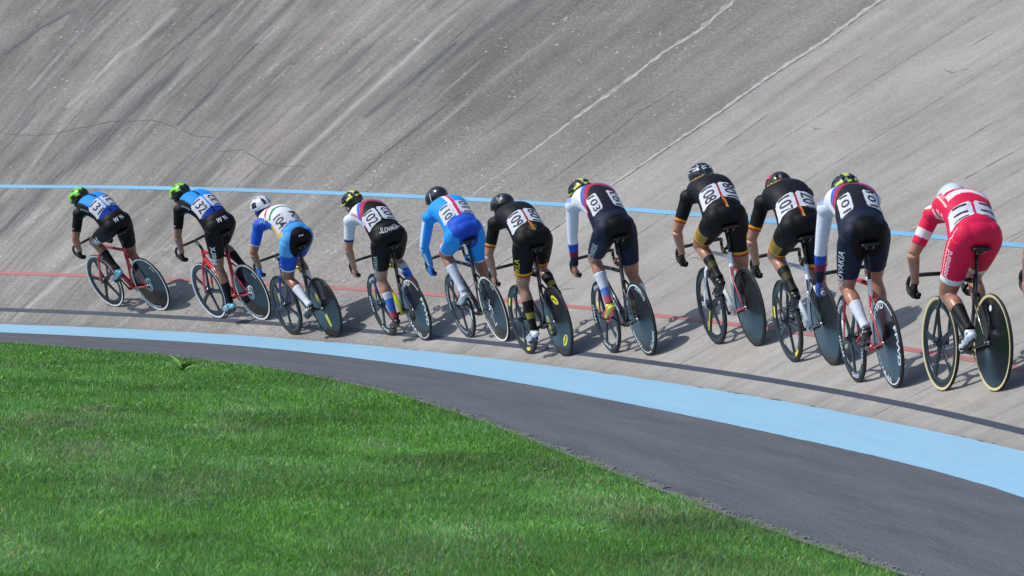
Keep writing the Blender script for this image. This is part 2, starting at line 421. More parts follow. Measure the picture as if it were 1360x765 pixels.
# keep the apron 3 mm under the band paint and above the concrete foot
co = np.zeros(len(me.vertices) * 3); me.vertices.foreach_get('co', co); co = co.reshape(-1, 3); co[:, 2] += .002; me.vertices.foreach_set('co', co.ravel())
e = me.attributes.new('edge', 'FLOAT', 'POINT')
dd = UV[:, 1] - np.array([gi(u) for u in UV[:, 0]])
e.data.foreach_set('value', np.clip(1 - np.abs(dd - .11 - wob(UV[:, 0], 8, .05, 2)) / .07, 0, 1) * np.clip(.5 + wob(UV[:, 0], 9, 1, 1.2), 0, 1))
tag(link('asphalt_apron', me, asphalt_mat()), 'worn dark asphalt apron between the grass and blue band', kind='structure')
# gritty verge between asphalt and grass
t = NT('gritty_verge'); uv = t.node('ShaderNodeTexCoord').outputs['UV']
a = t.noise(t.mapping(uv, (25, 25, 1)), 1, 6, .7)
vm = t.set(Base_Color=t.mix(t.ramp(a, .35, .65), (.075, .077, .08), (.20, .20, .20)), Roughness=.9); t.bump(a, .8, .01)
me, _ = grid_mesh('gravel_verge', np.arange(-28, 60, .04), lambda u: np.array([gi(u) - .02, gi(u), gi(u) + .02, gi(u) + max(.022, .060 + wob(u, 31, .055, 5) + wob(u, 35, .03, 16))]), .007)
tag(link('gravel_verge', me, vm), kind='structure')
# ground under the grass, reaching far beyond
t = NT('turf_soil'); tc = t.node('ShaderNodeTexCoord').outputs['Object']
gm = t.set(Base_Color=t.mix(t.noise(tc, 6, 6), (.020, .040, .012), (.045, .075, .022)), Roughness=.95)
ground = MB().add([(-400, -400, Z_FLAT - .01), (400, -400, Z_FLAT - .01), (400, 400, Z_FLAT - .01), (-400, 400, Z_FLAT - .01)], [(0, 1, 2, 3)]).build('ground', gm, smooth=False)
tag(ground, kind='structure')

# --- cracks and patched joints in the concrete
def ribbon(mb, poly, w, seed, lift=.003, step=.04, jit=.02, mi=0):
    P = np.array(poly, float); L = np.concatenate([[0], np.cumsum(np.linalg.norm(np.diff(P, axis=0), axis=1))])
    n = max(3, int(L[-1] / step)); q = np.linspace(0, L[-1], n)
    x = np.interp(q, L, P[:, 0]) + wob(q, seed, jit, 5); y = np.interp(q, L, P[:, 1]) + wob(q, seed + 1, jit, 5)
    d = np.stack([np.gradient(x), np.gradient(y)], -1); d /= np.linalg.norm(d, axis=1, keepdims=True) + 1e-9; nn = np.stack([-d[:, 1], d[:, 0]], -1)
    ww = np.interp(q / L[-1], np.linspace(0, 1, len(w)), w) * np.clip(1 + .9 * wob(q, seed + 2, 1, 22), .2, 2.0) / 2
    A = np.stack([x, y], -1) + nn * ww[:, None]; B = np.stack([x, y], -1) - nn * ww[:, None]
    ok = np.ones(n, bool)
    V = np.concatenate([surf(A[:, 1], A[:, 0]) + surf_n(A[:, 1], A[:, 0]) * lift, surf(B[:, 1], B[:, 0]) + surf_n(B[:, 1], B[:, 0]) * lift])
    mb.add(V, [(i, i + 1, n + i + 1, n + i) for i in range(n - 1)], mi)
crack_m = paint((92, 92, 92), .9, name='crack_dirt'); fill_m = NT('joint_filler')
tc = fill_m.node('ShaderNodeTexCoord').outputs['Object']
fill_m = fill_m.set(Base_Color=fill_m.mix(fill_m.ramp(fill_m.noise(tc, 14, 5, .7), .35, .6), (.22, .215, .21), (.37, .365, .355)), Roughness=.85)
cr_ = MB(); fl = MB()
for i, (k, w, j) in enumerate((('L', (.008, .014, .008), .03), ('L2', (.006, .012, .006), .03), ('H', (.012, .024, .02), .02), ('I', (.006, .013, .006), .01), ('O', (.007, .013, .006), .02), ('P', (.007, .012, .007), .02), ('Q', (.006, .010, .005), .02), ('K', (.008, .012, .010), .01), ('Rr', (.007, .007), .005), ('S', (.012, .014), .01), ('X', (.010, .008), .005))):
    ribbon(cr_, TR[k], w, 40 + i * 3, jit=j)
ribbon(fl, TR['A'], (.12, .10, .085, .06, .05, .04), 90, jit=.012); ribbon(cr_, [(a - .045, b) for a, b in TR['A']], (.014, .012), 94, lift=.0045, jit=.012)
ribbon(fl, TR['B'], (.085, .08, .085, .05, .035, .02), 98, jit=.015)
ribbon(cr_, [(a + .03, b) for a, b in TR['B']], (.008, .006), 96, lift=.0045, jit=.015)
for i in range(26):
    a = r2.uniform(3, 36); b = r2.uniform(1, 6.5); L = r2.uniform(.3, 1.3)
    if r2.random() < .6: P = [(a, b), (a + r2.uniform(-.05, .05), b + L)]
    else: P = [(a, b), (a + L * .4, b + r2.uniform(-.12, .12)), (a + L * .8, b + r2.uniform(-.1, .1))]
    ribbon(cr_, P, (.003, .009, .004), 200 + i * 3, jit=.03)
for u in (5.5, 9.6, 15.9, 19.8, 21.6):
    ribbon(cr_, [(u, 0), (u + .02, 3), (u, 7)], (.007, .006, .005), int(300 + u * 3), jit=.008)
for i in range(26):   # little chips along the edge of the blue band
    u = r2.uniform(4, 34); ribbon(cr_, [(u, min(lt('edge', u), -.02) + .005), (u + r2.uniform(.04, .3), min(lt('edge', u), -.02) + .008)], (.008, .03, .008), 400 + i * 3, lift=.006, jit=.006)
tag(cr_.build('track_crack', crack_m, smooth=False), kind='structure'); tag(fl.build('joint_filler', fill_m, smooth=False), kind='structure')

# ------------------------------------------------------------------ grass
def in_front(P, mx):
    d = P[:, 1]; x = P[:, 0]
    return (abs(x) < d * (680 / FPX) + mx) & (d > 15.5)
PATCH = [(r_.uniform(-5, 2.5), r_.uniform(17, 44), r_.uniform(.12, .5), r_.uniform(.3, 1)) for r_ in [np.random.default_rng(91)] for _ in range(46)]
def grass():
    N0 = 1300000
    r = np.random.default_rng(5)
    # sample along distance with density falling off
    d = 15.6 * (62 / 15.6) ** (r.random(N0) ** 1.0)
    x = (r.random(N0) * 2 - 1) * (d * 680 / FPX + .9)
    # inside the turf?  nearest u on the inner edge curve
    ue = np.arange(-12, 60, .05); ge = np.array([gi(u) for u in ue]) + wob(ue, 31, .045, 5) + wob(ue, 33, .04, 14) + wob(ue, 34, .02, 40)
    E = surf(ge, ue)
    xe = np.interp(d, E[:, 1], E[:, 0])
    keep = x < xe + .015 + r.normal(0, .012, N0)
    d, x = d[keep], x[keep]; n = len(d)
    hd = r.random(n) * 2 * np.pi
    clump = np.sin(x * 2.1 + 3 * np.sin(d * .7)) * np.sin(d * 1.3 + x) * .5 + .5
    cl2 = np.sin(x * 9 + 2 * np.sin(d * 3.1)) * np.sin(d * 5.3 + 2 * x) * .5 + .5
    h = r.gamma(7, .0036, n) * (.60 + .30 * clump + .45 * cl2); h = np.clip(h, .010, .085)
    w = (.0009 + .0007 * r.random(n)) * (1 + (d - 16) / 14)
    clover = (cl2 * .6 + .4 * np.sin(x * 5.3 + 1.7 * d + 2 * np.sin(x * 3))) > .62; clover &= r.random(n) < .35; w = np.where(clover, w * 3.2, w); h = np.where(clover, h * .75, h)
    lean = np.where(clover, r.normal(0, 1.3, n), r.normal(0, .62, n)) * h; ld = r.random(n) * 2 * np.pi
    z0 = Z_FLAT - .008
    cx, cy = np.cos(hd) * w, np.sin(hd) * w
    lx, ly = np.cos(ld) * lean, np.sin(ld) * lean
    V = np.zeros((n, 5, 3))
    V[:, 0] = np.stack([x - cx, d - cy, np.full(n, z0)], -1); V[:, 1] = np.stack([x + cx, d + cy, np.full(n, z0)], -1)
    V[:, 2] = np.stack([x + cx * .85 + lx * .35, d + cy * .85 + ly * .35, z0 + h * .6], -1); V[:, 3] = np.stack([x - cx * .85 + lx * .35, d - cy * .85 + ly * .35, z0 + h * .6], -1)
    V[:, 4] = np.stack([x + lx, d + ly, z0 + h], -1)
    me = bpy.data.meshes.new('grass')
    me.vertices.add(n * 5); me.vertices.foreach_set('co', V.ravel())
    b = (np.arange(n) * 5)[:, None]
    idx = np.concatenate([b + np.array([[0, 1, 2, 3]]), b + np.array([[3, 2, 4]])], 1).ravel().astype(np.int32)
    me.loops.add(n * 7); me.loops.foreach_set('vertex_index', idx)
    ls = np.stack([np.arange(n) * 7, np.arange(n) * 7 + 4], -1).ravel().astype(np.int32)
    me.polygons.add(n * 2); me.polygons.foreach_set('loop_start', ls)
    me.update()
    ca = me.color_attributes.new('blade', 'FLOAT_COLOR', 'POINT')
    A = np.array(lin(78, 146, 48)); B = np.array(lin(128, 180, 74)); D = np.array(lin(190, 188, 130)); Cc = np.array(lin(140, 184, 132))
    m1 = r.random(n)[:, None]; col = A * (1 - m1) + B * m1
    m2 = np.clip((clump * .5 + .5 * r.random(n) - .35) * 1.0, 0, 1)[:, None]; col = col * (1 - .5 * m2) + Cc * .5 * m2
    big = wob(x * 1.3 + d * .35, 55, 1, 2.2) * wob(d * .8 - x * .4, 56, 1, 2.0)
    pat = np.zeros(n)
    for kx, ky, kr, ks in PATCH: pat = np.maximum(pat, ks * np.exp(-(((x - kx) / kr) ** 2 + ((d - ky) / (kr * 3.2)) ** 2)) * (.55 + .9 * cl2))
    dry = r.random(n) < .008 + .22 * pat; col[dry] = D * r.uniform(.5, 1, dry.sum())[:, None]
    pl = (r.random(n) < .10 + .55 * pat) & ~dry; col[pl] = Cc * r.uniform(.7, 1.15, pl.sum())[:, None]
    soil = np.clip(pat * 1.6 - .75, 0, 1) * cl2; h_ = 1; col = col * (1 - .55 * soil)[:, None] + np.array(lin(120, 108, 78)) * (.55 * soil)[:, None]
    col = col * (1 + .30 * np.clip(big * 2.5, -1, 1) + .16 * np.sign(np.sin(d * .9 - x * 1.1)) * np.minimum(1, 3 * abs(np.sin(d * .9 - x * 1.1))) * .5)[:, None] * r.uniform(.6, 1.3, n)[:, None]
    col4 = np.ones((n, 5, 4)); col4[:, :, :3] = np.clip(col, 0, 1)[:, None, :]
    ca.data.foreach_set('color', col4.ravel())
    t = NT('grass_blade'); a = t.attr('blade').outputs['Color']
    tr = t.node('ShaderNodeBsdfTranslucent'); t.l.new(a, tr.inputs[0]); mx = t.node('ShaderNodeMixShader'); mx.inputs[0].default_value = .35
    t.set(Base_Color=a, Roughness=.5, Specular_IOR_Level=.3); t.l.new(t.b.outputs[0], mx.inputs[1]); t.l.new(tr.outputs[0], mx.inputs[2]); t.l.new(mx.outputs[0], t.out.inputs[0])
    tag(link('grass', me, t.m), 'short green turf of the infield', None, None, 'stuff')
    return t.m
M_GRASS = grass()
# pebbles scattered on the verge
mb = MB()
for i in range(900):
    u = r2.uniform(-4, 34); s = gi(u) + abs(r2.normal(0, .05)) + r2.uniform(-.03, .03); q = surf(s, u); k = r2.uniform(.003, .009)
    V, F = ellipsoid(q + np.array([0, 0, .008 + k * .3]), (k, k * r2.uniform(.6, 1), k * .6), 6, 4); mb.add(V, F)
tag(mb.build('pebbles', paint((135, 132, 128), .9, name='pebble')), 'small grey pebbles along the edge of the asphalt', kind='stuff')
# broad-leaved weed in the turf
def weed():
    q = surf(-3.3, 19.83); root = empty('weed_plant', Matrix.Translation(Vector(q)), 'leafy green weed standing taller than the turf near its far edge', 'weed')
    mat = paint((128, 172, 80), .5, name='weed_leaf', var=.2)
    for k in range(12):
        a = 2 * math.pi * k / 12 + random.uniform(-.3, .3); L = random.uniform(.12, .28); e = random.uniform(.35, 1.1); w = random.uniform(.012, .02)
        mb = MB(); V = []; m = 7
        for i in range(m):
            t = i / (m - 1); r = L * t * math.cos(e * (1 - .5 * t)); z = L * math.sin(e) * (t - .45 * t * t) * 1.2; ww = w * math.sin(math.pi * (t * .86 + .08)) * (1 + .3 * (i % 2))
            for sgn in (-1, 0, 1): V.append((math.cos(a) * r - math.sin(a) * ww * sgn, math.sin(a) * r + math.cos(a) * ww * sgn, z - .004 * (sgn == 0)))
        F = []
        for i in range(m - 1):
            F += [(i * 3, i * 3 + 1, i * 3 + 4, i * 3 + 3), (i * 3 + 1, i * 3 + 2, i * 3 + 5, i * 3 + 4)]
        mb.add(V, F); mb.build('leaf', mat, root)
weed()
# ------------------------------------------------------------------ lettering
_tc = {}
def text_mesh(body, bold=0.0, maxlen=.12):
    """outline letters, height about 0.7, centred; returns vertices and triangles"""
    key = (body, bold)
    if key in _tc: return _tc[key]
    cu = bpy.data.curves.new('letters', 'FONT'); cu.body = body; cu.align_x = 'CENTER'; cu.align_y = 'CENTER'; cu.offset = bold; cu.resolution_u = 3; cu.fill_mode = 'FRONT'
    ob = bpy.data.objects.new('letters', cu); C.objects.link(ob)
    dg = bpy.context.evaluated_depsgraph_get(); dg.update()
    me = bpy.data.meshes.new_from_object(ob.evaluated_get(dg))
    bm = bmesh.new(); bm.from_mesh(me); bmesh.ops.triangulate(bm, faces=bm.faces[:])
    for _ in range(4):
        ed = [e for e in bm.edges if e.calc_length() > maxlen]
        if not ed: break
        bmesh.ops.subdivide_edges(bm, edges=ed, cuts=1); bmesh.ops.triangulate(bm, faces=bm.faces[:])
    V = np.array([v.co[:] for v in bm.verts]); bm.verts.ensure_lookup_table(); F = [[v.index for v in f.verts] for f in bm.faces]
    bm.free(); bpy.data.objects.remove(ob); bpy.data.curves.remove(cu); bpy.data.meshes.remove(me)
    V = V[:, :2] - (V[:, :2].max(0) + V[:, :2].min(0)) / 2
    _tc[key] = (V, F); return _tc[key]

# ------------------------------------------------------------------ bicycle (x forward from the rear contact point, y to the rider's left, z up)
WR = .334
def wheel_meshes():
    d = {}
    mb = MB(); a = np.linspace(0, 2 * np.pi, 72, endpoint=False)
    V, F = loft(np.stack([np.cos(a) * (WR - .011), 0 * a, np.sin(a) * (WR - .011)], -1), [(.0115, .0115)] * 72, 10, ref=(0, 1, 0), closed=True)
    mb.add(V, F); d['tyre'] = mb.mesh('tyre')
    for k, (ra, rb) in {'wall': (.3085, .3275)}.items():
        mb = MB()
        for sg in (1, -1):
            V, F = lathe([(ra, sg * .0100), ((ra + rb) / 2, sg * .0133), (rb, sg * .0126)], 96); mb.add(V, F)
        d['wall'] = mb.mesh('tyre_sidewall')
    # five spoke front wheel
    mb = MB()
    V, F = lathe([(.312, 0), (.312, .009), (.296, .0115), (.262, .0085), (.252, .002), (.252, -.002), (.262, -.0085), (.296, -.0115), (.312, -.009), (.312, 0)], 72); mb.add(V, F)
    for k in range(5):
        b = 2 * math.pi * k / 5 + .3; P = [(math.cos(b) * r, 0, math.sin(b) * r) for r in (.018, .05, .10, .16, .21, .245, .268)]
        R = [(.040, .014), (.032, .013), (.026, .0105), (.0235, .0095), (.025, .009), (.034, .0085), (.052, .008)]
        V, F = loft(P, R, 14, ref=(0, 1, 0)); mb.add(V, F)
    V, F = lathe([(0, .045), (.014, .045), (.016, .03), (.040, .017), (.040, -.017), (.016, -.03), (.014, -.045), (0, -.045)], 28); mb.add(V, F)
    d['spokes'] = mb.mesh('spokes')
    mb = MB(); V, F = lathe([(0, .036), (.03, .036), (.06, .030), (.15, .020), (.25, .0125), (.300, .0100), (.312, .009), (.312, -.009), (.300, -.0100), (.25, -.0125), (.15, -.02), (.06, -.030), (.03, -.036), (0, -.036)], 96); mb.add(V, F)
    d['disc'] = mb.mesh('disc')
    mb = MB(); V, F = lathe([(0, .062), (.008, .062), (.009, .05), (.014, .048), (.014, .030), (.014, -.030), (.014, -.048), (.009, -.05), (.008, -.062), (0, -.062)], 20); mb.add(V, F)
    d['hub'] = mb.mesh('hub')
    return d
WM = wheel_meshes()
def disc_y(r):
    return float(np.interp(r, [0, .03, .06, .15, .25, .300, .312], [.036, .036, .030, .020, .0125, .0100, .009]))
def decal_arc(mb, body, r, size, ang, bold=.02, side=1, squeeze=1.0, yf=disc_y, lift=.0012, inward=False, mi=0):
    V, F = text_mesh(body, bold, .25); out = []
    for x, y in V:
        rr_ = r + (y * size) * (-1 if inward else 1); th = ang + (x * size * squeeze) / r * (1 if not inward else -1)
        X, Z = math.cos(th) * rr_, math.sin(th) * rr_
        out.append((X if side > 0 else X, side * (yf(rr_) + lift), Z))
    mb.add(out, F, mi)
def decal_flat(mb, body, c, size, rot, bold=.02, sy=1.0, mi=0, flip=-1):
    V, F = text_mesh(body, bold, .25); out = []
    for x, y in V:
        x, y = -x * size, y * size * sy
        X = c[0] + x * math.cos(rot) - y * math.sin(rot); Z = c[1] + x * math.sin(rot) + y * math.cos(rot)
        out.append((-X if False else X, disc_y(math.hypot(X, Z)) + .0014, Z))
    mb.add(out, F, mi)
def arc_band(mb, r0_, r1_, a0, a1, yf=disc_y, lift=.001, n=24, mi=0, both=True):
    for sg in ((1, -1) if both else (1,)):
        V = []
        for i in range(n + 1):
            a = a0 + (a1 - a0) * i / n
            for r in (r0_, r1_): V.append((math.cos(a) * r, sg * (yf(r) + lift), math.sin(a) * r))
        mb.add(V, [(2 * i, 2 * i + 1, 2 * i + 3, 2 * i + 2) for i in range(n)], mi)
def disc_patch(mb, c, ra, rb, rot, n=28, inner=0.0, mi=0):
    V = []; F = []
    m = 5
    for j in range(m + 1):
        q = inner + (1 - inner) * j / m
        for i in range(n):
            a = 2 * math.pi * i / n; x, y = ra * q * math.cos(a), rb * q * math.sin(a)
            X = c[0] + x * math.cos(rot) - y * math.sin(rot); Z = c[1] + x * math.sin(rot) + y * math.cos(rot)
            V.append((X, disc_y(math.hypot(X, Z)) + .001, Z))
    for j in range(m):
        for i in range(n): F.append((j * n + i, (j + 1) * n + i, (j + 1) * n + (i + 1) % n, j * n + (i + 1) % n))
    mb.add(V, F, mi)
RIMY = lambda r: float(np.interp(r, [.252, .262, .296, .312], [.002, .0085, .0115, .009]))

def carbon(name, rgb=(22, 25, 30), rough=.12):
    t = NT(name); tc = t.node('ShaderNodeTexCoord').outputs['Object']; c = lin(*rgb)
    n = t.noise(tc, 30, 3)
    t.bump(n, .05, .002)
    return t.set(Base_Color=t.mix(n, tuple(v * .8 for v in c), tuple(v * 1.25 for v in c)), Roughness=t.ramp(t.noise(tc, 9, 4), .3, .7, rough, rough + .12), Specular_IOR_Level=.3, Coat_Weight=.12, Coat_Roughness=.04)
M_DISC = carbon('disc_carbon', (10, 15, 23), .10)
M_SPOKE = carbon('spoke_carbon', (28, 37, 46), .22)
M_BLACK = paint((20, 21, 24), .32, coat=.3, name='black_gloss')
M_RUB = paint((26, 27, 30), .75, name='tyre_rubber', var=.2)
M_SAD = paint((14, 14, 16), .5, name='saddle_leather')
M_METAL = paint((165, 168, 172), .3, .9, name='bare_metal')
M_WHITE = paint((225, 228, 232), .4, name='white_paint')

BB = np.array([.39, 0, .285]); CR = .165
def bike(root, b):
    fc = b['frame']; ac = b.get('accent', fc); main = paint(fc, .28, coat=.4, name='frame_paint'); acc = paint(ac, .28, coat=.4, name='accent_paint')
    seat_z = b['sad']; bar_z = b['bar']
    rear = np.array([0, 0, WR]); front = np.array([.97, 0, WR])
    stx = .39 - (seat_z - .04 - .285) * .28; st_top = np.array([.39 - (.80 - .285) * .28, 0, .80])
    hd_top, hd_bot = np.array([.785, 0, .815]), np.array([.815, 0, .705])
    MBf = MB()
    def tb(P, R, mi=0, n=14): MBf.add(*loft(P, R, n, ref=(0, 1, 0)), mi)
    tb([BB + (0.005, 0, -.01), BB + (.20, 0, .20), hd_bot + (-.01, 0, .01)], [(.038, .024), (.035, .023), (.035, .023)])           # down tube
    tb([st_top + (0, 0, -.045), st_top * .5 + hd_top * .5 + (0, 0, -.028), hd_top + (0, 0, -.02)], [(.017, .014), (.018, .015), (.021, .017)], b.get('top_i', 0))
    tb([BB, BB * .45 + st_top * .55 + (-.012, 0, 0), st_top], [(.038, .020), (.032, .017), (.026, .016)], b.get('seat_i', 0))      # aero seat tube
    tb([hd_bot + (.004, 0, -.02), hd_bot, hd_top, hd_top + (-.004, 0, .012)], [(.024, .020), (.024, .020), (.023, .019), (.02, .018)])
    tb([BB + (0, -.045, 0), BB + (0, .045, 0)], [.026, .026], n=18)
    for sg in (1, -1):
        tb([BB + (-.02, sg * .018, 0), BB + (-.09, sg * .045, .01), rear + (.06, sg * .058, -.006), rear + (-.014, sg * .056, 0)], [(.014, .008), (.012, .007), (.011, .006), (.014, .005)], b.get('stay_i', 0))
        tb([st_top + (0.01, sg * .012, -.13), st_top + (-.07, sg * .045, -.22), rear + (.03, sg * .057, .06), rear + (-.004, sg * .056, .004)], [(.013, .009), (.011, .007), (.010, .006), (.012, .005)], b.get('stay_i', 0))
    fr = MBf.build('frame', [main, acc, M_BLACK, M_WHITE], root)
    if b.get('ftext'):
        mt = MB(); P0 = BB + (.03, 0, .03); P1 = hd_bot + (-.02, 0, 0); L = np.linalg.norm(P1 - P0); d = (P1 - P0) / L; n_ = np.array([-d[2], 0, d[0]])
        V, F = text_mesh(b['ftext'], .02, .3); W_ = V[:, 0].max() * 2
        out = []
        for x, y in V:
            q = P0 + d * (L * (.45 - .56 * x / W_)) + n_ * y * .05; q[1] = .0255; out.append(q)
        mt.add(out, F); mt.build('frame_lettering', paint(b.get('tcol', (230, 230, 235)), .4, name='decal'), fr, smooth=False)
    # fork
    fm = paint(b.get('fork', fc), .28, coat=.4, name='fork_paint'); mf = MB()
    for sg in (1, -1):
        mf.add(*loft([hd_bot + (.004, sg * .012, -.02), hd_bot + (.02, sg * .038, -.055), hd_bot + (.07, sg * .05, -.18), front + (-.012, sg * .055, .05), front + (0, sg * .055, -.012)], [(.016, .012), (.021, .009), (.022, .0075), (.016, .006), (.011, .005)], 12, ref=(0, 1, 0)), 0)
    mf.add(*loft([hd_bot + (.002, -.03, -.028), hd_bot + (.002, .03, -.028)], [(.02, .02), (.02, .02)], 12), 0)
    fk = mf.build('fork', [fm], root)
    if b.get('fork2'):
        m2 = MB()
        for sg in (1, -1):
            m2.add(*loft([front + (-.033, sg * .0545, .15), front + (-.018, sg * .0565, .06)], [(.0225, .008), (.019, .0075)], 12, ref=(0, 1, 0)), 0)
        m2.build('fork_band', paint(b['fork2'], .3, name='fork_band_paint'), fk)
    # seat post and saddle
    sp = MB(); sp.add(*loft([st_top + (0, 0, -.02), np.array([stx, 0, seat_z - .045])], [(.021, .012), (.019, .011)], 12, ref=(0, 1, 0)))
    sp.add(*loft([(stx - .03, 0, seat_z - .04), (stx + .03, 0, seat_z - .04)], [.013, .013], 10)); sp.build('seat_post', paint(b.get('post', (20, 21, 24)), .3, name='post_paint'), root)
    prof = [(-.125, .062, -.002), (-.12, .070, .006), (-.08, .070, .006), (-.03, .052, 0), (.03, .030, 0), (.09, .021, .001), (.14, .019, -.002), (.15, .010, -.008)]
    V, F = loft([(stx + x + .005, 0, seat_z - .018 + z) for x, w, z in prof], [(w, .014 if w > .03 else .012) for x, w, z in prof], 18, sq=.8)
    sd = MB().add(V, F); sdo = sd.build('saddle', paint(b.get('saddle', (14, 14, 16)), .45, name='saddle_leather'), root)
    rl = MB()
    for sg in (1, -1): rl.add(*loft(catmull([(stx - .09, sg * .032, seat_z - .028), (stx - .06, sg * .024, seat_z - .047), (stx + .05, sg * .022, seat_z - .047), (stx + .12, sg * .010, seat_z - .026)], 4), [.0035] * 13, 6))
    rl.build('saddle_rail', M_METAL, sdo)
    # handlebar
    hm = paint(b.get('bars', (22, 23, 26)), .38, name='bar_paint'); hb = MB(); z = bar_z; zt = bar_z + .135
    hb.add(*loft([hd_top + (0, 0, .02), np.array([.80, 0, .86 if zt > .86 else zt - .005]), np.array([.875, 0, zt])], [.016, .016, .016], 12))
    curve = []
    for sg in (-1, 1):
        c = catmull([(.875, 0, zt), (.885, sg * .09, zt), (.915, sg * .165, zt - .003), (.965, sg * .196, zt - .012), (1.003, sg * .203, zt - .045), (1.006, sg * .205, zt - .09), (.965, sg * .203, z + .006), (.90, sg * .20, z), (.815, sg * .20, z - .004)], 6)
        hb.add(*loft(c, [.0145] * len(c), 12))
        curve.append(c)
    hbo = hb.build('handlebar', hm, root)
    for sg, c in zip((-1, 1), curve):
        gp = MB(); gp.add(*loft(c[30:], [.0172] * len(c[30:]), 12)); gp.build('grip', paint(b.get('grip', (18, 18, 20)), .7, name='grip_tape'), hbo)
    # crankset
    a = rad(b['crank']); ck = MB()
    for sg, an in ((1, a), (-1, a + math.pi)):
        e = BB + np.array([CR * math.cos(an), 0, CR * math.sin(an)])
        ck.add(*loft([BB + (0, sg * .062, 0), (BB + e) / 2 + (0, sg * .074, 0), e + (0, sg * .078, 0)], [(.017, .008), (.012, .007), (.014, .008)], 12, ref=(0, 1, 0)))
        ck.add(*loft([e + (0, sg * .070, 0), e + (0, sg * .095, 0)], [.009, .009], 10))
    ck.add(*loft([BB + (0, -.07, 0), BB + (0, .07, 0)], [.012, .012], 12))
    cko = ck.build('crankset', paint(b.get('crankc', (28, 29, 32)), .3, .5, name='crank_metal'), root)
    cg = MB(); n = 96; pr = [(.094, -.002), (.094, .002)]
    cg.add(*lathe([(.03, -.003), (.096, -.002), (.098, 0), (.096, .002), (.03, .003)], 96, (BB[0], -.046, BB[2]))); cg.build('chainring', M_BLACK, cko)
    for sg, an in ((1, a), (-1, a + math.pi)):
        e = BB + np.array([CR * math.cos(an), sg * .118, CR * math.sin(an)])
        pm = MB(); pm.add(*box(e, (.034, .028, .008))); pm.add(*loft([e + (0, -.033, 0), e + (0, .033, 0)], [.009, .009], 8)); pm.build('pedal', paint((30, 31, 34), .4, .3, name='pedal_metal'), cko)
    ch = MB(); rc, rs = .097, .032; c0, c1 = np.array([BB[0], BB[2]]), np.array([0, WR]); d = c1 - c0; L = np.linalg.norm(d); dn = d / L; pn = np.array([-dn[1], dn[0]])
    pts = []
    for k in range(13):
        th = math.pi * k / 12; pts.append(c0 + rc * (pn * math.cos(th) - dn * math.sin(th)))
    for k in range(9):
        th = math.pi * k / 8; pts.append(c1 + rs * (-pn * math.cos(th) + dn * math.sin(th)))
    ch.add(*loft([(p[0], -.046, p[1]) for p in pts], [(.0045, .0035)] * len(pts), 6, ref=(0, 1, 0), closed=True)); ch.build('chain', paint((90, 90, 92), .35, .8, name='chain_steel'), root)
    # wheels
    wallc = b.get('wall')
    for nm, c in (('front_wheel', front), ('rear_wheel', rear)):
        body = link(nm, WM['spokes'].copy() if nm == 'front_wheel' else WM['disc'].copy(), b.get('spoke_m', M_SPOKE) if nm == 'front_wheel' else M_DISC, root)
        body.location = c
        ty = link('tyre', WM['tyre'], None, body)
        if not WM['tyre'].materials: WM['tyre'].materials.append(M_RUB)
        ww = b.get('wall_f', wallc) if nm == 'front_wheel' else wallc
        if ww: link('tyre_sidewall', WM['wall'].copy(), paint(ww, .6, name='sidewall_rubber'), body)
        hb_ = link('hub', WM['hub'], None, body)
        if not WM['hub'].materials: WM['hub'].materials.append(M_METAL)
        body.rotation_euler = (0, b.get('spin', .3), 0) if nm == 'front_wheel' else (0, 0, 0)
        fn = b.get('fdecal' if nm == 'front_wheel' else 'rdecal')
        if fn:
            mb = MB(); cols = fn(mb)
            cuts = mb.cuts + [len(mb.V)]
            for k in range(len(cuts) - 1):
                fi = [j for j, f in enumerate(mb.F) if cuts[k] <= f[0] < cuts[k + 1]]
                piece = MB().add(mb.V[cuts[k]:cuts[k + 1]], [tuple(v - cuts[k] for v in mb.F[j]) for j in fi]); piece.build('wheel_decal', paint(cols[mb.M[fi[0]]], .35, name='decal'), body, smooth=False)

def d_ring(mb):       # ring logo at the hub and lettering low on the rim
    disc_patch(mb, (0, 0), .055, .055, 0, inner=.86); disc_patch(mb, (0, 0), .075, .075, 0, inner=.93)
    decal_flat(mb, 'C', (-.03, .05), .13, .5, .01); arc_band(mb, .05, .056, 1.6, 3.6, both=False); decal_arc(mb, 'CAMPAGNOLO', .285, .038, -1.05, .02, squeeze=1.5); decal_arc(mb, 'ghibli', .27, .035, 2.3, .0, squeeze=1.2)
    return [(195, 215, 228)]
def d_yellow(mb):
    V = [(-.03, .015), (.10, .17), (.125, .12), (.06, -.02), (.0, -.05)]
    mb.add([(x, disc_y(math.hypot(x, z)) + .001, z) for x, z in V], [(0, 1, 2, 3, 4)])
    V = [(-.045, -.055), (.015, -.075), (-.02, -.21), (-.06, -.20)]
    mb.add([(x, disc_y(math.hypot(x, z)) + .001, z) for x, z in V], [(0, 1, 2, 3)])
    decal_arc(mb, 'MAVIC', .29, .03, -.9, .02, mi=1); return [(215, 210, 40), (90, 130, 170)]
def d_letters(mb):
    for a in (-.9, 1.2, 3.2): decal_arc(mb, 'FFWD', .278, .075, a, .02, squeeze=1.5)
    arc_band(mb, .300, .310, -2.2, -.2); arc_band(mb, .300, .310, .6, 2.4); return [(215, 225, 235)]
def d_letters_thin(mb):
    for a in (-.75, 2.1, 3.9): decal_arc(mb, 'XENTIS', .283, .055, a, .01, squeeze=1.25)
    arc_band(mb, .298, .309, -1.9, -.1); arc_band(mb, .296, .309, .4, 2.2); return [(205, 218, 230)]
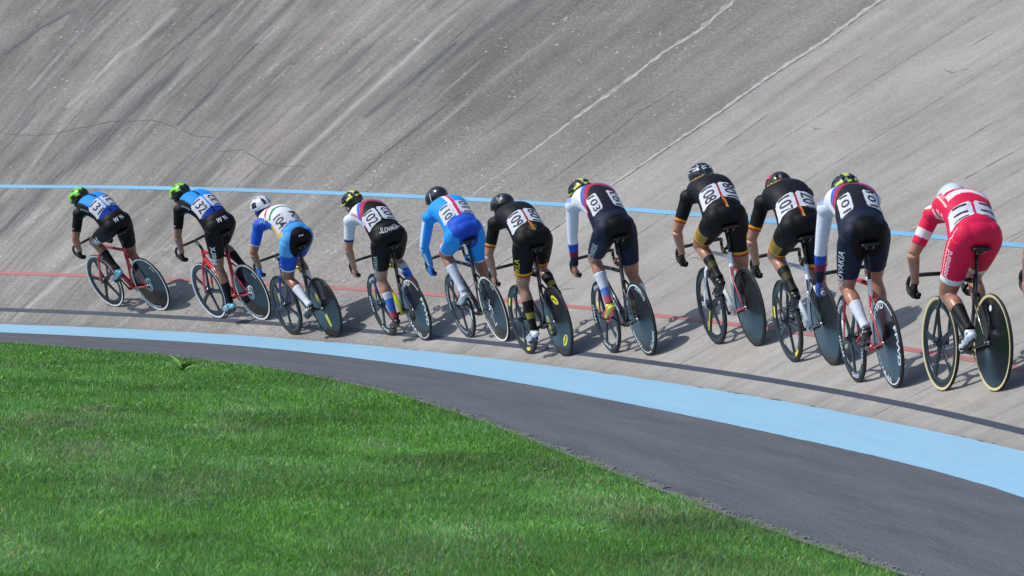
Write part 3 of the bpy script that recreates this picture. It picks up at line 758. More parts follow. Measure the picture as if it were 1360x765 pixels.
def d_squiggle(mb):
    disc_patch(mb, (0, 0), .05, .05, 0, inner=.8)
    decal_flat(mb, 'Z', (.03, -.11), .16, -.4, .0); decal_flat(mb, 'L', (-.02, .06), .12, .4, .0); decal_arc(mb, 'CORIMA', .27, .05, -.7, .01); decal_arc(mb, 'Cor', .28, .05, 2.2, .01); return [(195, 215, 230)]
def d_ovals(mb):
    for a in (rad(110), rad(-10), rad(-125)):
        c = (math.cos(a) * .215, math.sin(a) * .215); disc_patch(mb, c, .085, .033, a + math.pi / 2, mi=0); 
    for a in (rad(110), rad(-10), rad(-125)):
        V, F = text_mesh('MAVIC', .02, .3); out = []
        for x, y in V:
            r = .215 + y * .035; th = a + x * .035 / .215 * 1.2; X, Z = math.cos(th) * r, math.sin(th) * r; out.append((X, disc_y(r) + .0024, Z))
        mb.add(out, F, 1)
    return [(222, 212, 38), (30, 34, 40)]
def d_dot(mb):
    disc_patch(mb, (-.02, .235), .022, .022, 0); return [(205, 215, 225)]
def f_white(mb):
    for a in (.2, 1.5, 2.8, 4.0, 5.2): decal_arc(mb, 'FFWD', .281, .048, a, .015, yf=RIMY, squeeze=1.3)
    return [(215, 225, 235)]
def f_white_thin(mb):
    for a in (.9, 2.6, 4.3, 5.8): decal_arc(mb, 'PINARELLO', .283, .042, a, .0, yf=RIMY, squeeze=1.3)
    arc_band(mb, .29, .31, 2.7, 4.2, RIMY); return [(205, 218, 230)]
def f_yellow(mb):
    a = .3; 
    V = []; F = []
    for sg in (1, -1):
        o = len(V)
        for r in (.05, .10, .16, .21, .26):
            for w in (-.007, .007):
                V.append((math.cos(a) * r - math.sin(a) * w, sg * .0125, math.sin(a) * r + math.cos(a) * w))
        F += [(o + 2 * i, o + 2 * i + 1, o + 2 * i + 3, o + 2 * i + 2) for i in range(4)]
    mb.add(V, F); return [(225, 212, 40)]
def f_yellow_oval(mb):
    for a in (1.0, 3.1, 5.0): arc_band(mb, .268, .298, a - .17, a + .17, RIMY)
    return [(222, 212, 38)]
# ------------------------------------------------------------------ riders (same frame as the bicycle: x forward, y left, z up, origin at the rear contact)
def ik(a, c, l1, l2, pole):
    a, c = np.array(a, float), np.array(c, float); d = c - a; D = np.linalg.norm(d); 
    k = min(D, (l1 + l2) * .998); x = (l1 * l1 - l2 * l2 + k * k) / (2 * k); h = math.sqrt(max(l1 * l1 - x * x, 1e-6))
    dn = d / D; p = np.array(pole, float); p = p - dn * (p @ dn); p = p / np.linalg.norm(p)
    s = D / k
    return a + dn * x * s + p * h

def polyline_frame(P):
    P = np.asarray(P); T = np.gradient(P, axis=0); T /= np.linalg.norm(T, axis=1, keepdims=True); return T

def remesh(V, F, voxel, smooth_it=3):
    me = mesh_np('body', V, F); ob = bpy.data.objects.new('body', me); C.objects.link(ob)
    m = ob.modifiers.new('r', 'REMESH'); m.mode = 'VOXEL'; m.voxel_size = voxel; m.use_smooth_shade = True
    if smooth_it:
        k = ob.modifiers.new('s', 'SMOOTH'); k.factor = .5; k.iterations = smooth_it
    dg = bpy.context.evaluated_depsgraph_get(); out = bpy.data.meshes.new_from_object(ob.evaluated_get(dg))
    bpy.data.objects.remove(ob); bpy.data.meshes.remove(me); return out

def skin_mat(rgb):
    t = NT('skin'); tc = t.node('ShaderNodeTexCoord').outputs['Object']; c = lin(*rgb)
    n = t.noise(tc, 14, 4); 
    t.bump(t.noise(tc, 180, 2), .12, .001)
    return t.set(Base_Color=t.mix(t.ramp(n, .3, .7), tuple(v * .70 for v in c), tuple(min(1, v * 1.15) for v in c)), Roughness=.38, Subsurface_Weight=.08, Subsurface_Radius=(.01, .004, .002))
def cloth_mat():
    t = NT('suit_fabric'); tc = t.node('ShaderNodeTexCoord').outputs['Object']; a = t.attr('dye').outputs['Color']
    n = t.noise(tc, 26, 4, .6, .8)
    w = t.noise(t.mapping(tc, (9, 16, 30)), 1, 3, .5, 1.2)
    t.bump(t.math('ADD', t.math('MULTIPLY', w, 1.0), t.math('MULTIPLY', t.noise(tc, 420, 1), .08)), .28, .012)
    return t.set(Base_Color=t.mix(t.ramp(n, .3, .7), t.mix(1.0, a, (.93, .93, .93), 'MULTIPLY'), a), Roughness=.6, Specular_IOR_Level=.22)
M_CLOTH = cloth_mat()
_suitw = {}

class Rider:
    def __init__(R, root, r):
        R.root = root; R.r = r
        sad = r['sad']; hx = .39 - (sad - .285) * .28 + .012
        cyh, czh = r['head']; sy, sz = r['sh']; hy = .2; hz = r['bar']
        syc = (cyh * .45)                                 # shoulder girdle centre sideways
        shw = .175; L_sh = np.array([.63, syc + shw, sz]); R_sh = np.array([.63 - .01, syc - shw, sz + r.get('rsh', .0)])
        pel = np.array([hx + .008, 0, sad + .086]); R.pel = pel; chest = np.array([.60, syc, sz + .055])
        d = chest - pel
        nrm = norm(np.array([-d[2], 0, d[0]]))
        sp = [pel + (-.045, 0, -.045), pel, pel + d * .22 + nrm * .050, pel + d * .48 + nrm * .090, pel + d * .74 + nrm * .084, chest + nrm * .022, chest + norm(d) * .085 + (0, 0, -.0)]
        S = catmull(sp, 8); R.S = S
        t = np.linspace(0, 1, len(S))
        half = np.interp(t, [0, .1, .2, .33, .45, .6, .75, .88, 1], [.10, .158, .172, .162, .158, .170, .182, .162, .078])
        half = half * r.get('build', 1.0)
        dep = np.interp(t, [0, .1, .2, .33, .45, .6, .75, .88, 1], [.075, .112, .120, .116, .114, .120, .118, .096, .066])
        P = []
        MBb = MB()
        # ring plane uses 'up' side of spine as reference; loft's second radius runs along it
        MBb.add(*loft(S - np.outer(np.ones(len(S)), nrm) * 0.03, list(zip(half, dep)), 28, ref=tuple(nrm), sq=.92))
        hipL, hipR = pel + (.0, .090, -.030), pel + (.0, -.090, -.030)
        a = rad(r['crank'])
        feet = []
        for sg, an, hip in ((1, a, hipL), (-1, a + math.pi, hipR)):
            ped = BB + np.array([CR * math.cos(an), sg * .118, CR * math.sin(an)])
            tilt = .30 + .18 * math.sin(an)
            ball = ped + (0, 0, .028); ank = ball + np.array([-.125 * math.cos(tilt) , 0, .125 * math.sin(tilt) + .062]); toe = ball + np.array([.075 * math.cos(tilt), 0, -.075 * math.sin(tilt) - .002]); heel = ank + np.array([-.045, 0, -.065])
            l1, l2 = .445, .435
            D = np.linalg.norm(ank - hip)
            if D > .872: ank = hip + (ank - hip) * .872 / D
            knee = ik(hip, ank, l1, l2, (1, sg * .06, .3)); feet.append((hip, knee, ank, ball, toe, heel))
            MBb.add(*loft(catmull([hip + (-.02, 0, .01), hip + (knee - hip) * .15, hip + (knee - hip) * .45, hip + (knee - hip) * .8, knee], 5), [(x, y) for x, y in zip(np.interp(np.linspace(0, 1, 21), [0, .25, .5, .75, 1], [.088, .096, .088, .070, .056]), np.interp(np.linspace(0, 1, 21), [0, .25, .5, .75, 1], [.098, .106, .094, .073, .060]))], 20, ref=(0, 1, 0)))
            kd = norm(ank - knee); bk = norm(np.array([kd[2], 0, -kd[0]])); bk = bk if bk[0] < 0 else -bk
            MBb.add(*loft(catmull([knee - kd * .02, knee + kd * .06 + bk * .004, knee + kd * .14 + bk * .016, knee + kd * .25 + bk * .008, knee + kd * .36, ank], 5), list(zip(np.interp(np.linspace(0, 1, 26), [0, .2, .4, .6, .8, 1], [.055, .050, .053, .043, .031, .031]), np.interp(np.linspace(0, 1, 26), [0, .2, .4, .6, .8, 1], [.055, .050, .056, .043, .032, .036]))), 18, ref=(0, 1, 0)))
            MBb.add(*loft([heel * .4 + ank * .6, ank * .5 + ball * .5 + (0, 0, -.012), ball, toe], [(.032, .036), (.034, .030), (.040, .022), (.026, .014)], 14, ref=(0, 1, 0)))
            MBb.add(*ellipsoid(pel + (-.026, sg * .080, -.006), (.098, .096, .098), 20, 14)); MBb.add(*ellipsoid(pel + (-.034, 0, .004), (.104, .140, .098), 24, 16)); MBb.add(*ellipsoid(pel + (.0, 0, .05), (.10, .150, .095), 24, 16))                 # glutes
            MBb.add(*ellipsoid(knee + bk * -.012, (.050, .050, .050), 14, 10))
        R.feet = feet
        # arms and hands
        arms = []
        for sg, sh in ((1, L_sh), (-1, R_sh)):
            G = np.array([.872, sg * .2, hz + .0]); T = norm([-1, 0, -.06]); 
            E = norm(norm(sh + (0, 0, 0) - G) - T * (norm(sh - G) @ T)); O = np.array([0, sg * 1.0, 0]); O = norm(O - E * (O @ E))
            wr = G + E * .075 + T * .015 + O * .018
            el = ik(sh, wr, .30, .265, (-.35, sg * r.get('elb', .6), -.1))
            arms.append((sh, el, wr, G))
            MBb.add(*loft(catmull([sh - norm(el - sh) * .01, sh + (el - sh) * .35, sh + (el - sh) * .75, el], 5), list(zip(np.interp(np.linspace(0, 1, 16), [0, .4, .8, 1], [.056, .050, .043, .040]), np.interp(np.linspace(0, 1, 16), [0, .4, .8, 1], [.058, .053, .044, .041]))), 16))
            MBb.add(*loft(catmull([el, el + (wr - el) * .25, el + (wr - el) * .65, wr], 5), list(zip(np.interp(np.linspace(0, 1, 16), [0, .25, .65, 1], [.040, .044, .034, .027]), np.interp(np.linspace(0, 1, 16), [0, .25, .65, 1], [.040, .042, .030, .022]))), 16))
            MBb.add(*ellipsoid(sh + (-.01, sg * .004, .004), (.066, .062, .064), 16, 12))
            MBb.add(*loft([sh + (-.02, 0, 0), sh * .6 + chest * .4 + (-.03, 0, .0), chest + (-.03, 0, .01)], [(.062, .062), (.075, .08), (.08, .09)], 16))
            # palm
            kn = G + O * .030 + E * .018
            MBb.add(*loft([wr - E * -.005, wr * .45 + kn * .55 + O * .004, kn, G + O * .027 - E * .004], [(.024, .019), (.040, .017), (.042, .013), (.040, .010)], 16, ref=tuple(O)))
            ln = [.92, 1.0, .96, .82]
            for q in range(4):
                base = G - T * (1.5 - q) * .0215; pts = []
                for ps, rd in ((62, .030), (100, .029), (140, .0275), (185, .0265), (228, .0262), (255 + 20 * (ln[q] - .9) * 5, .0262)):
                    p_ = rad(ps * (1 if ps < 100 else (.75 + .25 * ln[q]))); pts.append(base + (E * math.cos(p_) + O * math.sin(p_)) * rd)
                MBb.add(*loft(pts, [(.0100, .0100), (.0098, .0095), (.0092, .009), (.009, .0088), (.0086, .0084), (.0068, .0068)], 10))
            thp = [wr + T * -.022 - E * .02 - O * .012, G - T * .040 + E * .034 - O * .010, G - T * .050 + E * .012 - O * .026, G - T * .052 - E * .012 - O * .026]
            MBb.add(*loft(thp, [(.016, .014), (.0135, .012), (.0110, .0105), (.008, .008)], 10))
        R.arms = arms
        # neck and head
        hc = np.array([.80, cyh, czh - .035]); yaw, pit = rad(r.get('yaw', 14)), rad(r.get('pitch', 12))
        fwd = np.array([math.cos(pit) * math.cos(yaw), math.cos(pit) * math.sin(yaw), -math.sin(pit)]); lft = norm(np.cross([0, 0, 1], fwd)); up = np.cross(fwd, lft)
        tr = r.get('tilt', 0.0); lft, up = lft * math.cos(tr) + up * math.sin(tr), up * math.cos(tr) - lft * math.sin(tr)
        HM = np.stack([fwd, lft, up], 1); R.hc, R.HM = hc, HM
        H = lambda x, y, z: hc + HM @ np.array([x, y, z])
        MBb.add(*loft([chest + (-.03, 0, .01), chest + (.045, 0, .02), H(-.055, 0, -.06), H(-.03, 0, -.03)], [(.075, .07), (.062, .060), (.056, .056), (.054, .056)], 16, ref=tuple(nrm)))
        MBb.add(*ellipsoid(H(0, 0, .02), (.094, .076, .088), 20, 16, HM))
        MBb.add(*ellipsoid(H(.035, 0, -.045), (.058, .060, .068), 18, 14, HM))
        MBb.add(*ellipsoid(H(.058, 0, -.095), (.028, .030, .022), 12, 8, HM))         # chin
        MBb.add(*loft([H(.088, 0, .005), H(.103, 0, -.022), H(.112, 0, -.036), H(.094, 0, -.045)], [(.008, .008), (.011, .010), (.015, .011), (.010, .006)], 10))
        MBb.add(*loft([H(.080, .022, -.068), H(.090, 0, -.066), H(.080, -.022, -.068)], [.006, .009, .006], 8))
        for sg in (1, -1):
            MBb.add(*ellipsoid(H(-.005, sg * .078, -.015), (.018, .009, .030), 10, 8, HM))
            MBb.add(*ellipsoid(H(.070, sg * .032, -.030), (.020, .020, .020), 10, 8, HM))
        me = remesh(MBb.V, MBb.F, .0072, 5)
        n = len(me.vertices); co = np.zeros(n * 3); me.vertices.foreach_get('co', co); co = co.reshape(-1, 3); no = np.zeros(n * 3); me.vertices.foreach_get('normal', no); no = no.reshape(-1, 3)
        body = link('body', me, skin_mat(r.get('skin', (172, 118, 90))), root); R.body = body
        me.polygons.foreach_set('use_smooth', np.ones(len(me.polygons), bool))
        R.co, R.no = co, no
        # which limb does every vertex belong to, and how far along it
        segs = [('torso', S[i], S[i + 8], 1.0) for i in range(0, len(S) - 8, 8)]
        labels = []; D = []; Tt = []
        def seg(a, b, w):
            L = b - a; t_ = (co - a) @ L / (L @ L); tc_ = np.clip(t_, 0, 1); d_ = np.linalg.norm(co - a - tc_[:, None] * L, axis=1) / w; return d_, t_
        Sm = S - nrm * .03
        dt = np.full(n, 9.); tt = np.zeros(n)
        for i in range(len(Sm) - 1):
            d_, t_ = seg(Sm[i], Sm[i + 1], .145); k = d_ < dt; dt[k] = d_[k]; tt[k] = (i + np.clip(t_[k], 0, 1)) / (len(Sm) - 1)
        R.tt = tt; labels.append('torso'); D.append(dt)
        for nm, (a_, b_), w in (('uaL', arms[0][:2], .062), ('uaR', arms[1][:2], .062), ('faL', arms[0][1:3], .045), ('faR', arms[1][1:3], .045)):
            d_, t_ = seg(a_, b_, w); labels.append(nm); D.append(d_); Tt.append(t_)
        for nm, f in (('L', feet[0]), ('R', feet[1])):
            d_, t_ = seg(f[0], f[1], .092); labels.append('th' + nm); D.append(d_); Tt.append(t_)
            d_, t_ = seg(f[1], f[2], .055); labels.append('sk' + nm); D.append(d_); Tt.append(t_)
            d_, t_ = seg(f[2], f[4], .045); labels.append('ft' + nm); D.append(d_); Tt.append(t_)
        for k in (0, 1):
            d_, t_ = seg(arms[k][2], arms[k][3], .05); labels.append('ha' + 'LR'[k]); D.append(d_); Tt.append(t_)
        d_, t_ = seg(hc + HM @ np.array([-.02, 0, -.06]), hc + HM @ np.array([0, 0, .03]), .085); labels.append('head'); D.append(d_); Tt.append(t_)
        neck0 = chest + np.array([.055, 0, .03]); d_, t_ = seg(neck0, hc + HM @ np.array([-.04, 0, -.05]), .060); labels.append('neck'); D.append(d_); Tt.append(t_)
        D = np.stack(D); R.lab = np.array(labels)[np.argmin(D, 0)]; R.T = dict(zip(labels[1:], Tt))
        # torso surface coordinates
        i = np.clip((tt * (len(S) - 1)).astype(int), 0, len(S) - 1); R.nrm = nrm
        R.ang = np.degrees(np.arctan2((co - Sm[i])[:, 1], (co - Sm[i]) @ nrm)); R.Sm = Sm
        # the garments
        F = np.zeros(len(me.loops), np.int32); me.loops.foreach_get('vertex_index', F)
        ls = np.zeros(len(me.polygons), np.int32); me.polygons.foreach_get('loop_start', ls); lt_ = np.zeros(len(me.polygons), np.int32); me.polygons.foreach_get('loop_total', lt_)
        R.F = [tuple(F[s:s + c]) for s, c in zip(ls, lt_)]
        R.dress()

    def garment(R, name, mask, off, col, mat, snap=None):
        co, no = R.co, R.no
        fs = [f for f in R.F if mask[list(f)].all()]
        if not fs: return None
        used = np.unique(np.array([i for f in fs for i in f])); mp = -np.ones(len(co), int); mp[used] = np.arange(len(used))
        V = co[used] + no[used] * off
        edges = {}
        for f in fs:
            for a, b in zip(f, f[1:] + f[:1]): edges[(a, b)] = edges.get((a, b), 0) + 1
        bd = [(a, b) for (a, b) in edges if (b, a) not in edges]
        if snap:
            bs = np.unique(np.array(bd).ravel())
            for lab, A, B, tcut in snap:
                L = B - A; k = bs[(np.array(R.lab)[bs] == lab)]
                if len(k) == 0: continue
                t_ = (co[k] - A) @ L / (L @ L); dlt = np.where(abs(t_ - tcut) < .05, tcut - t_, 0); V[mp[k]] += dlt[:, None] * L
        Fn = [tuple(mp[list(f)]) for f in fs]
        bset = {}
        Vl = list(V)
        for a, b in bd:      # turned-in hem
            for q in (a, b):
                if q not in bset: bset[q] = len(Vl); Vl.append(V[mp[q]] - no[q] * (off + .0015))
            Fn.append((mp[b], mp[a], bset[a], bset[b]))
        me = mesh_np(name, Vl, Fn)
        o = link(name, me, mat, R.root)
        if col is not None:
            cc = np.ones((len(Vl), 4)); cc[:len(used), :3] = col[used]
            for q, j in bset.items(): cc[j, :3] = col[q]
            ca = me.color_attributes.new('dye', 'FLOAT_COLOR', 'POINT'); ca.data.foreach_set('color', cc.ravel())
        return o

    def dress(R):
        r = R.r; lab, T = R.lab, R.T; n = len(lab)
        slv = r.get('sleeve', .70); shortcut = r.get('short', .74); sock = r.get('sock', .45)
        isT = lab == 'torso'
        m = isT | (lab == 'uaL') & (T['uaL'] < slv) | (lab == 'uaR') & (T['uaR'] < slv) | (lab == 'thL') & (T['thL'] < shortcut) | (lab == 'thR') & (T['thR'] < shortcut)
        if slv > 1: m |= (lab == 'faL') & (T['faL'] < r.get('cuff', .95)) | (lab == 'faR') & (T['faR'] < r.get('cuff', .95))
        snap = [('uaL', R.arms[0][0], R.arms[0][1], slv), ('uaR', R.arms[1][0], R.arms[1][1], slv), ('thL', R.feet[0][0], R.feet[0][1], shortcut), ('thR', R.feet[1][0], R.feet[1][1], shortcut)]
        col = np.zeros((n, 3)); g = dict(R=R, lab=lab, T=T, tt=R.tt, ang=R.ang, co=R.co, no=R.no)
        r['paint'](R, col)
        suit = R.garment('skinsuit', m, .0042, col, M_CLOTH, snap)
        # raised hems follow the cut of the cloth: sheet of the suit for lettering
        R.bvh = BVHTree.FromPolygons([tuple(v) for v in (R.co + R.no * .0042)], R.F)
        R.suit = suit
        for sd, f in (('L', R.feet[0]), ('R', R.feet[1])):
            k = 'sk' + sd; mk = (lab == k) & (T[k] > sock) | (lab == 'ft' + sd) & (T['ft' + sd] < .35)
            sc = np.zeros((n, 3)); q = np.clip((T[k] - sock) / (1 - sock), 0, 1)
            st = r['sockcol']; sc[:] = [lin(*c) for c in st][0]
            for i, c in enumerate(st):
                lo, hi = i / len(st), (i + 1) / len(st); w = (q >= lo); sc[w] = lin(*c)
            R.garment('sock', mk, .0028, sc, M_CLOTH, [(k, f[1], f[2], sock)])
            R.shoe(f, r)
        if r.get('glove'):
            for sd, A in (('L', R.arms[0]), ('R', R.arms[1])):
                mk = (lab == 'ha' + sd) | (lab == 'fa' + sd) & (T['fa' + sd] > .93)
                gc = np.zeros((n, 3)); gc[:] = lin(*r['glove'])
                if r.get('glove2'):
                    w = (R.co - A[3])[:, 0] > .02; gc[w] = lin(*r['glove2'])
                R.garment('glove', mk, .002, gc, M_CLOTH)
        R.hair(); R.helmet(); R.bibs()
        if r.get('glasses'): R.specs()
        if r.get('marks'): r['marks'](R)

    def shoe(R, f, r):
        hip, knee, ank, ball, toe, heel = f
        d = norm(toe - heel); upv = norm(np.array([0, 0, 1]) - d * d[2]); L = np.linalg.norm(toe - heel)
        h0 = heel - d * .018; tp = toe + d * .022; Lt = np.linalg.norm(tp - h0)
        pts = [h0 + d * Lt * q for q in (0, .05, .15, .32, .5, .68, .82, .93, 1)]
        lift = [.024, .026, .030, .026, .018, .010, .004, .0, -.001]; rw = [.010, .024, .030, .029, .032, .040, .039, .030, .012]; rh = [.012, .031, .038, .034, .029, .023, .019, .014, .008]
        mb = MB(); mb.add(*loft([p + upv * (l + .002) for p, l in zip(pts, lift)], list(zip(rw, rh)), 20, ref=(0, 1, 0)), 0)
        mb.add(*loft([ank + norm(knee - ank) * .004, ank * .5 + (h0 + d * Lt * .24 + upv * .03) * .5, h0 + d * Lt * .30 + upv * .026], [(.033, .036), (.034, .040), (.030, .034)], 18, ref=(0, 1, 0)), 0)
        so = mb.build('shoe', paint(r['shoe'], .35, name='shoe_upper'), R.root)
        m2 = MB(); m2.add(*loft([p + upv * (l - h * .92) for p, l, h in zip(pts[1:-1], lift[1:-1], rh[1:-1])], [(w * .9, .007) for w in rw[1:-1]], 16, ref=(0, 1, 0)))
        m2.build('sole', paint(r.get('sole', (30, 31, 34)), .4, name='shoe_sole'), so)
        m3 = MB()
        for q in (3, 4, 5):
            p = (pts[q] * .5 + pts[q + 1] * .5) + upv * (lift[q] + .002); aa = np.linspace(-.35, 3.5, 9); w, h = (rw[q] + rw[q + 1]) / 2 + .0015, (rh[q] + rh[q + 1]) / 2 + .0015
            m3.add(*loft([p + np.array([0, 1, 0]) * math.cos(x) * w + upv * math.sin(x) * h for x in aa], [(.007, .0018)] * 9, 6, ref=tuple(d)))
        m3.build('shoe_strap', paint(r.get('strap', (200, 205, 210)), .4, name='shoe_strap'), so)

    def hair(R):
        c = R.hc + R.HM @ np.array([-.012, 0, .012]); V, F = ellipsoid(c, (.094, .081, .092), 28, 22, R.HM)
        V = np.array(V); loc = (V - R.hc) @ R.HM
        keep = [f for f in F if all(loc[i][0] < -.0 + .0 * loc[i][2] and loc[i][2] < .05 for i in f)]
        V = V + (np.random.default_rng(2).random(V.shape) - .5) * .003
        MB().add(V, keep).build('hair', paint(R.r.get('hair', (48, 36, 28)), .75, name='hair', var=.4), R.root)

    def helmet(R):
        r = R.r; kind = r['helmet']; hc = R.hc + R.HM @ np.array([-.014, 0, .030]); HM = R.HM
        nu, nv = 132, 84; V = []; col = []; loc = []
        cols = [lin(*c) for c in r['hcol']]
        rx, ry, rz = (.140, .105, .108) if kind == 'road' else (.152, .106, .110)
        for j in range(nv + 1):
            ph = math.pi * .60 * j / nv
            for i in range(nu):
                th = 2 * math.pi * i / nu
                x, y, z = math.sin(ph) * math.cos(th), math.sin(ph) * math.sin(th), math.cos(ph)
                fx = 1.0; rr_ = 1.0; c = cols[0]
                lim_back = .60 if kind == 'road' else .60
                if x < 0 and kind == 'road': rr_ *= 1 + .05 * x * (1 - abs(z))
                if kind == 'aero' and x < -.2: rr_ *= 1 + .16 * (-x - .2) * (1 - .4 * abs(z))
                if kind == 'road':
                    # rows of long vents between ribs, plus a rear set
                    lat = y + .0; ribs = math.cos(lat * 3.1 * 3.14159)       # across the head
                    vent = max(0.0, ribs * -1.0 + .15)
                    along = .5 + .5 * math.sin((x * 3.4 + (0.8 if abs(lat) > .3 else 0.0)) * 1.9)
                    v = min(1.0, max(0.0, (vent - .12) * 3.0)) * (1.0 if along > .30 else 0.0) * (1 if z > .02 else 0)
                    edge = 1 - v
                    rr_ *= 1 - .10 * v
                    c = cols[1] if v > .45 else cols[0]
                    if z < .22 and len(cols) > 2: c = cols[2]
                    if r.get('hpat') == 'yb':     # yellow arches on a black shell
                        arch = abs(z - (.46 - .45 * y * y + .12 * math.cos(3 * th))) < .085 or (abs(y) < .24 and z > .72)
                        c = cols[0] if arch and v < .5 else cols[1]
                    if r.get('hpat') == 'stripes':
                        c = cols[0] if not (abs(z - .42) < .035 or abs(z - .60) < .03 or abs(abs(y) - .42) < .025) or v > .6 else cols[1]
                    if r.get('hpat') == 'redtop':
                        c = cols[0] if not (z > .45 and y > .15 and x > -.35 and v < .5) else cols[1]
                    if r.get('hpat') == 'green':
                        c = cols[0] if (v < .4 and (z > .34 + .1 * math.cos(th) or x > .30)) and not (x < -.05 and abs(y) < .62 and z < .60 and z > .0) and z > .06 - .0 else cols[1]
                    if r.get('hpat') == 'white':
                        c = cols[1] if v > .4 else cols[0]
                p = np.array([x * rx, y * ry, z * rz]) * rr_
                loc.append((x, y, z)); V.append(hc + HM @ p); col.append((*c, 1))
        F = []
        def ok(i):
            x, y, z = loc[i]
            low = -.30 - .22 * max(0, -x) if kind == 'road' else -.26 - .18 * max(0, -x)
            low = low + .22 * max(0, x)
            return z > low
        for j in range(nv):
            for i in range(nu):
                f = (j * nu + i, (j + 1) * nu + i, (j + 1) * nu + (i + 1) % nu, j * nu + (i + 1) % nu)
                if all(ok(q) for q in f): F.append(f)
        me = mesh_np('helmet', V, F); ca = me.color_attributes.new('dye', 'FLOAT_COLOR', 'POINT'); ca.data.foreach_set('color', np.array(col).ravel())
        t = NT('helmet_shell'); a = t.attr('dye').outputs['Color']; t.set(Base_Color=a, Roughness=r.get('hrough', .28), Coat_Weight=.4)
        o = link('helmet', me, t.m, R.root)
        sm = o.modifiers.new('thickness', 'SOLIDIFY'); sm.thickness = .012; sm.offset = -1
        H = lambda x, y, z: R.hc + HM @ np.array([x, y, z])
        st = MB()
        for sg in (1, -1):
            st.add(*loft([H(.03, sg * .088, .03), H(.015, sg * .083, -.03), H(.035, sg * .052, -.10), H(.045, 0, -.118)], [(.007, .0015)] * 4, 6, ref=(0, 1, 0)))
            st.add(*loft([H(-.05, sg * .085, .02), H(.0, sg * .085, -.035), H(.015, sg * .083, -.045)], [(.006, .0015)] * 3, 6, ref=(0, 1, 0)))
        st.add(*loft([H(-.09, .05, -.03), H(-.108, 0, -.035), H(-.09, -.05, -.03)], [(.014, .004)] * 3, 8, ref=(0, 0, 1)))
        st.build('helmet_strap', M_BLACK, o)
        if r.get('hlogo'):
            # letter placed on the left rear of the shell
            bv = BVHTree.FromPolygons([tuple(v) for v in V], F); Vt, Ft = text_mesh(r['hlogo'][0], .02, .1); az, el = rad(r['hlogo'][1]), rad(r['hlogo'][2]); sz = r['hlogo'][3]
            d0 = HM @ np.array([math.cos(az) * math.cos(el), math.sin(az) * math.cos(el), math.sin(el)]); rg = norm(np.cross(d0, [0, 0, 1])) * -1; u_p = np.cross(d0, rg) ; 
            if u_p[2] < 0: u_p = -u_p
            rg = np.cross(u_p, d0)
            out = []
            for x, y in Vt:
                q = hc + d0 * .3 + rg * x * sz + u_p * y * sz; h = bv.ray_cast(Vector(q), Vector(-d0)); p = np.array(h[0]) if h[0] else hc + d0 * .11; out.append(p + d0 * .0015)
            MB().add(out, Ft).build('helmet_logo', paint(r['hlogo'][4], .4, name='decal'), o, smooth=False)

    def specs(R):
        H = lambda x, y, z: R.hc + R.HM @ np.array([x, y, z])
        mb = MB()
        aa = np.linspace(-1.15, 1.15, 13); mb.add(*loft([H(.095 * math.cos(a) + .008, .082 * math.sin(a), -.012) for a in aa], [(.018, .0022)] * 13, 8, ref=lambda i: H(math.cos(aa[i]), math.sin(aa[i]), 0) - H(0, 0, 0)))
        for sg in (1, -1): mb.add(*loft([H(.05, sg * .080, -.008), H(-.02, sg * .084, -.005)], [.003, .003], 6))
        mb.build('glasses', paint((150, 158, 165), .12, .5, name='tinted_lens'), R.root)

    # lettering and patches that follow the body
    def on_torso(R, a_deg, t):
        t = min(max(t, 0), .999); x = t * (len(R.Sm) - 1); i = int(x); c = R.Sm[i] + (R.Sm[min(i + 1, len(R.Sm) - 1)] - R.Sm[i]) * (x - i)
        d = R.nrm * math.cos(rad(a_deg)) + np.array([0, 1, 0]) * math.sin(rad(a_deg))
        # from outside inwards
        h = R.bvh.ray_cast(Vector(c + d * .30), Vector(-d))
        p = np.array(h[0]) if h[0] else c + d * .12
        return p, d
    def on_rump(R, az, el):
        d = np.array([-math.cos(rad(el)) * math.cos(rad(az)), math.cos(rad(el)) * math.sin(rad(az)), math.sin(rad(el))])
        h = R.bvh.ray_cast(Vector(R.pel + d * .35), Vector(-d)); p = np.array(h[0]) if h[0] else R.pel + d * .13
        return p, d
    def on_limb(R, A, B, a_deg, t, out=(0, 1, 0), reach=.16):
        c = A + (B - A) * t; L = norm(B - A); o = np.array(out, float); o = norm(o - L * (o @ L)); q = np.cross(L, o); d = o * math.cos(rad(a_deg)) + q * math.sin(rad(a_deg))
        h = R.bvh.ray_cast(Vector(c + d * reach), Vector(-d)); p = np.array(h[0]) if h[0] and (np.array(h[0]) - c) @ d > 0 else c + d * .08
        return p, d
    def letters(R, body, pos, size, bold, color, name='lettering', lift=.0016, parent=None, sx=1.0, finel=.08):
        """pos(x, y) -> point, outward direction; x, y in text units times size (metres)"""
        V, F = text_mesh(body, bold, finel); out = []
        for x, y in V:
            p, d = pos(x * size * sx, y * size); out.append(p + d * lift)
        return MB().add(out, F).build(name, paint(color, .6, name='print_ink'), parent or R.suit, smooth=False)

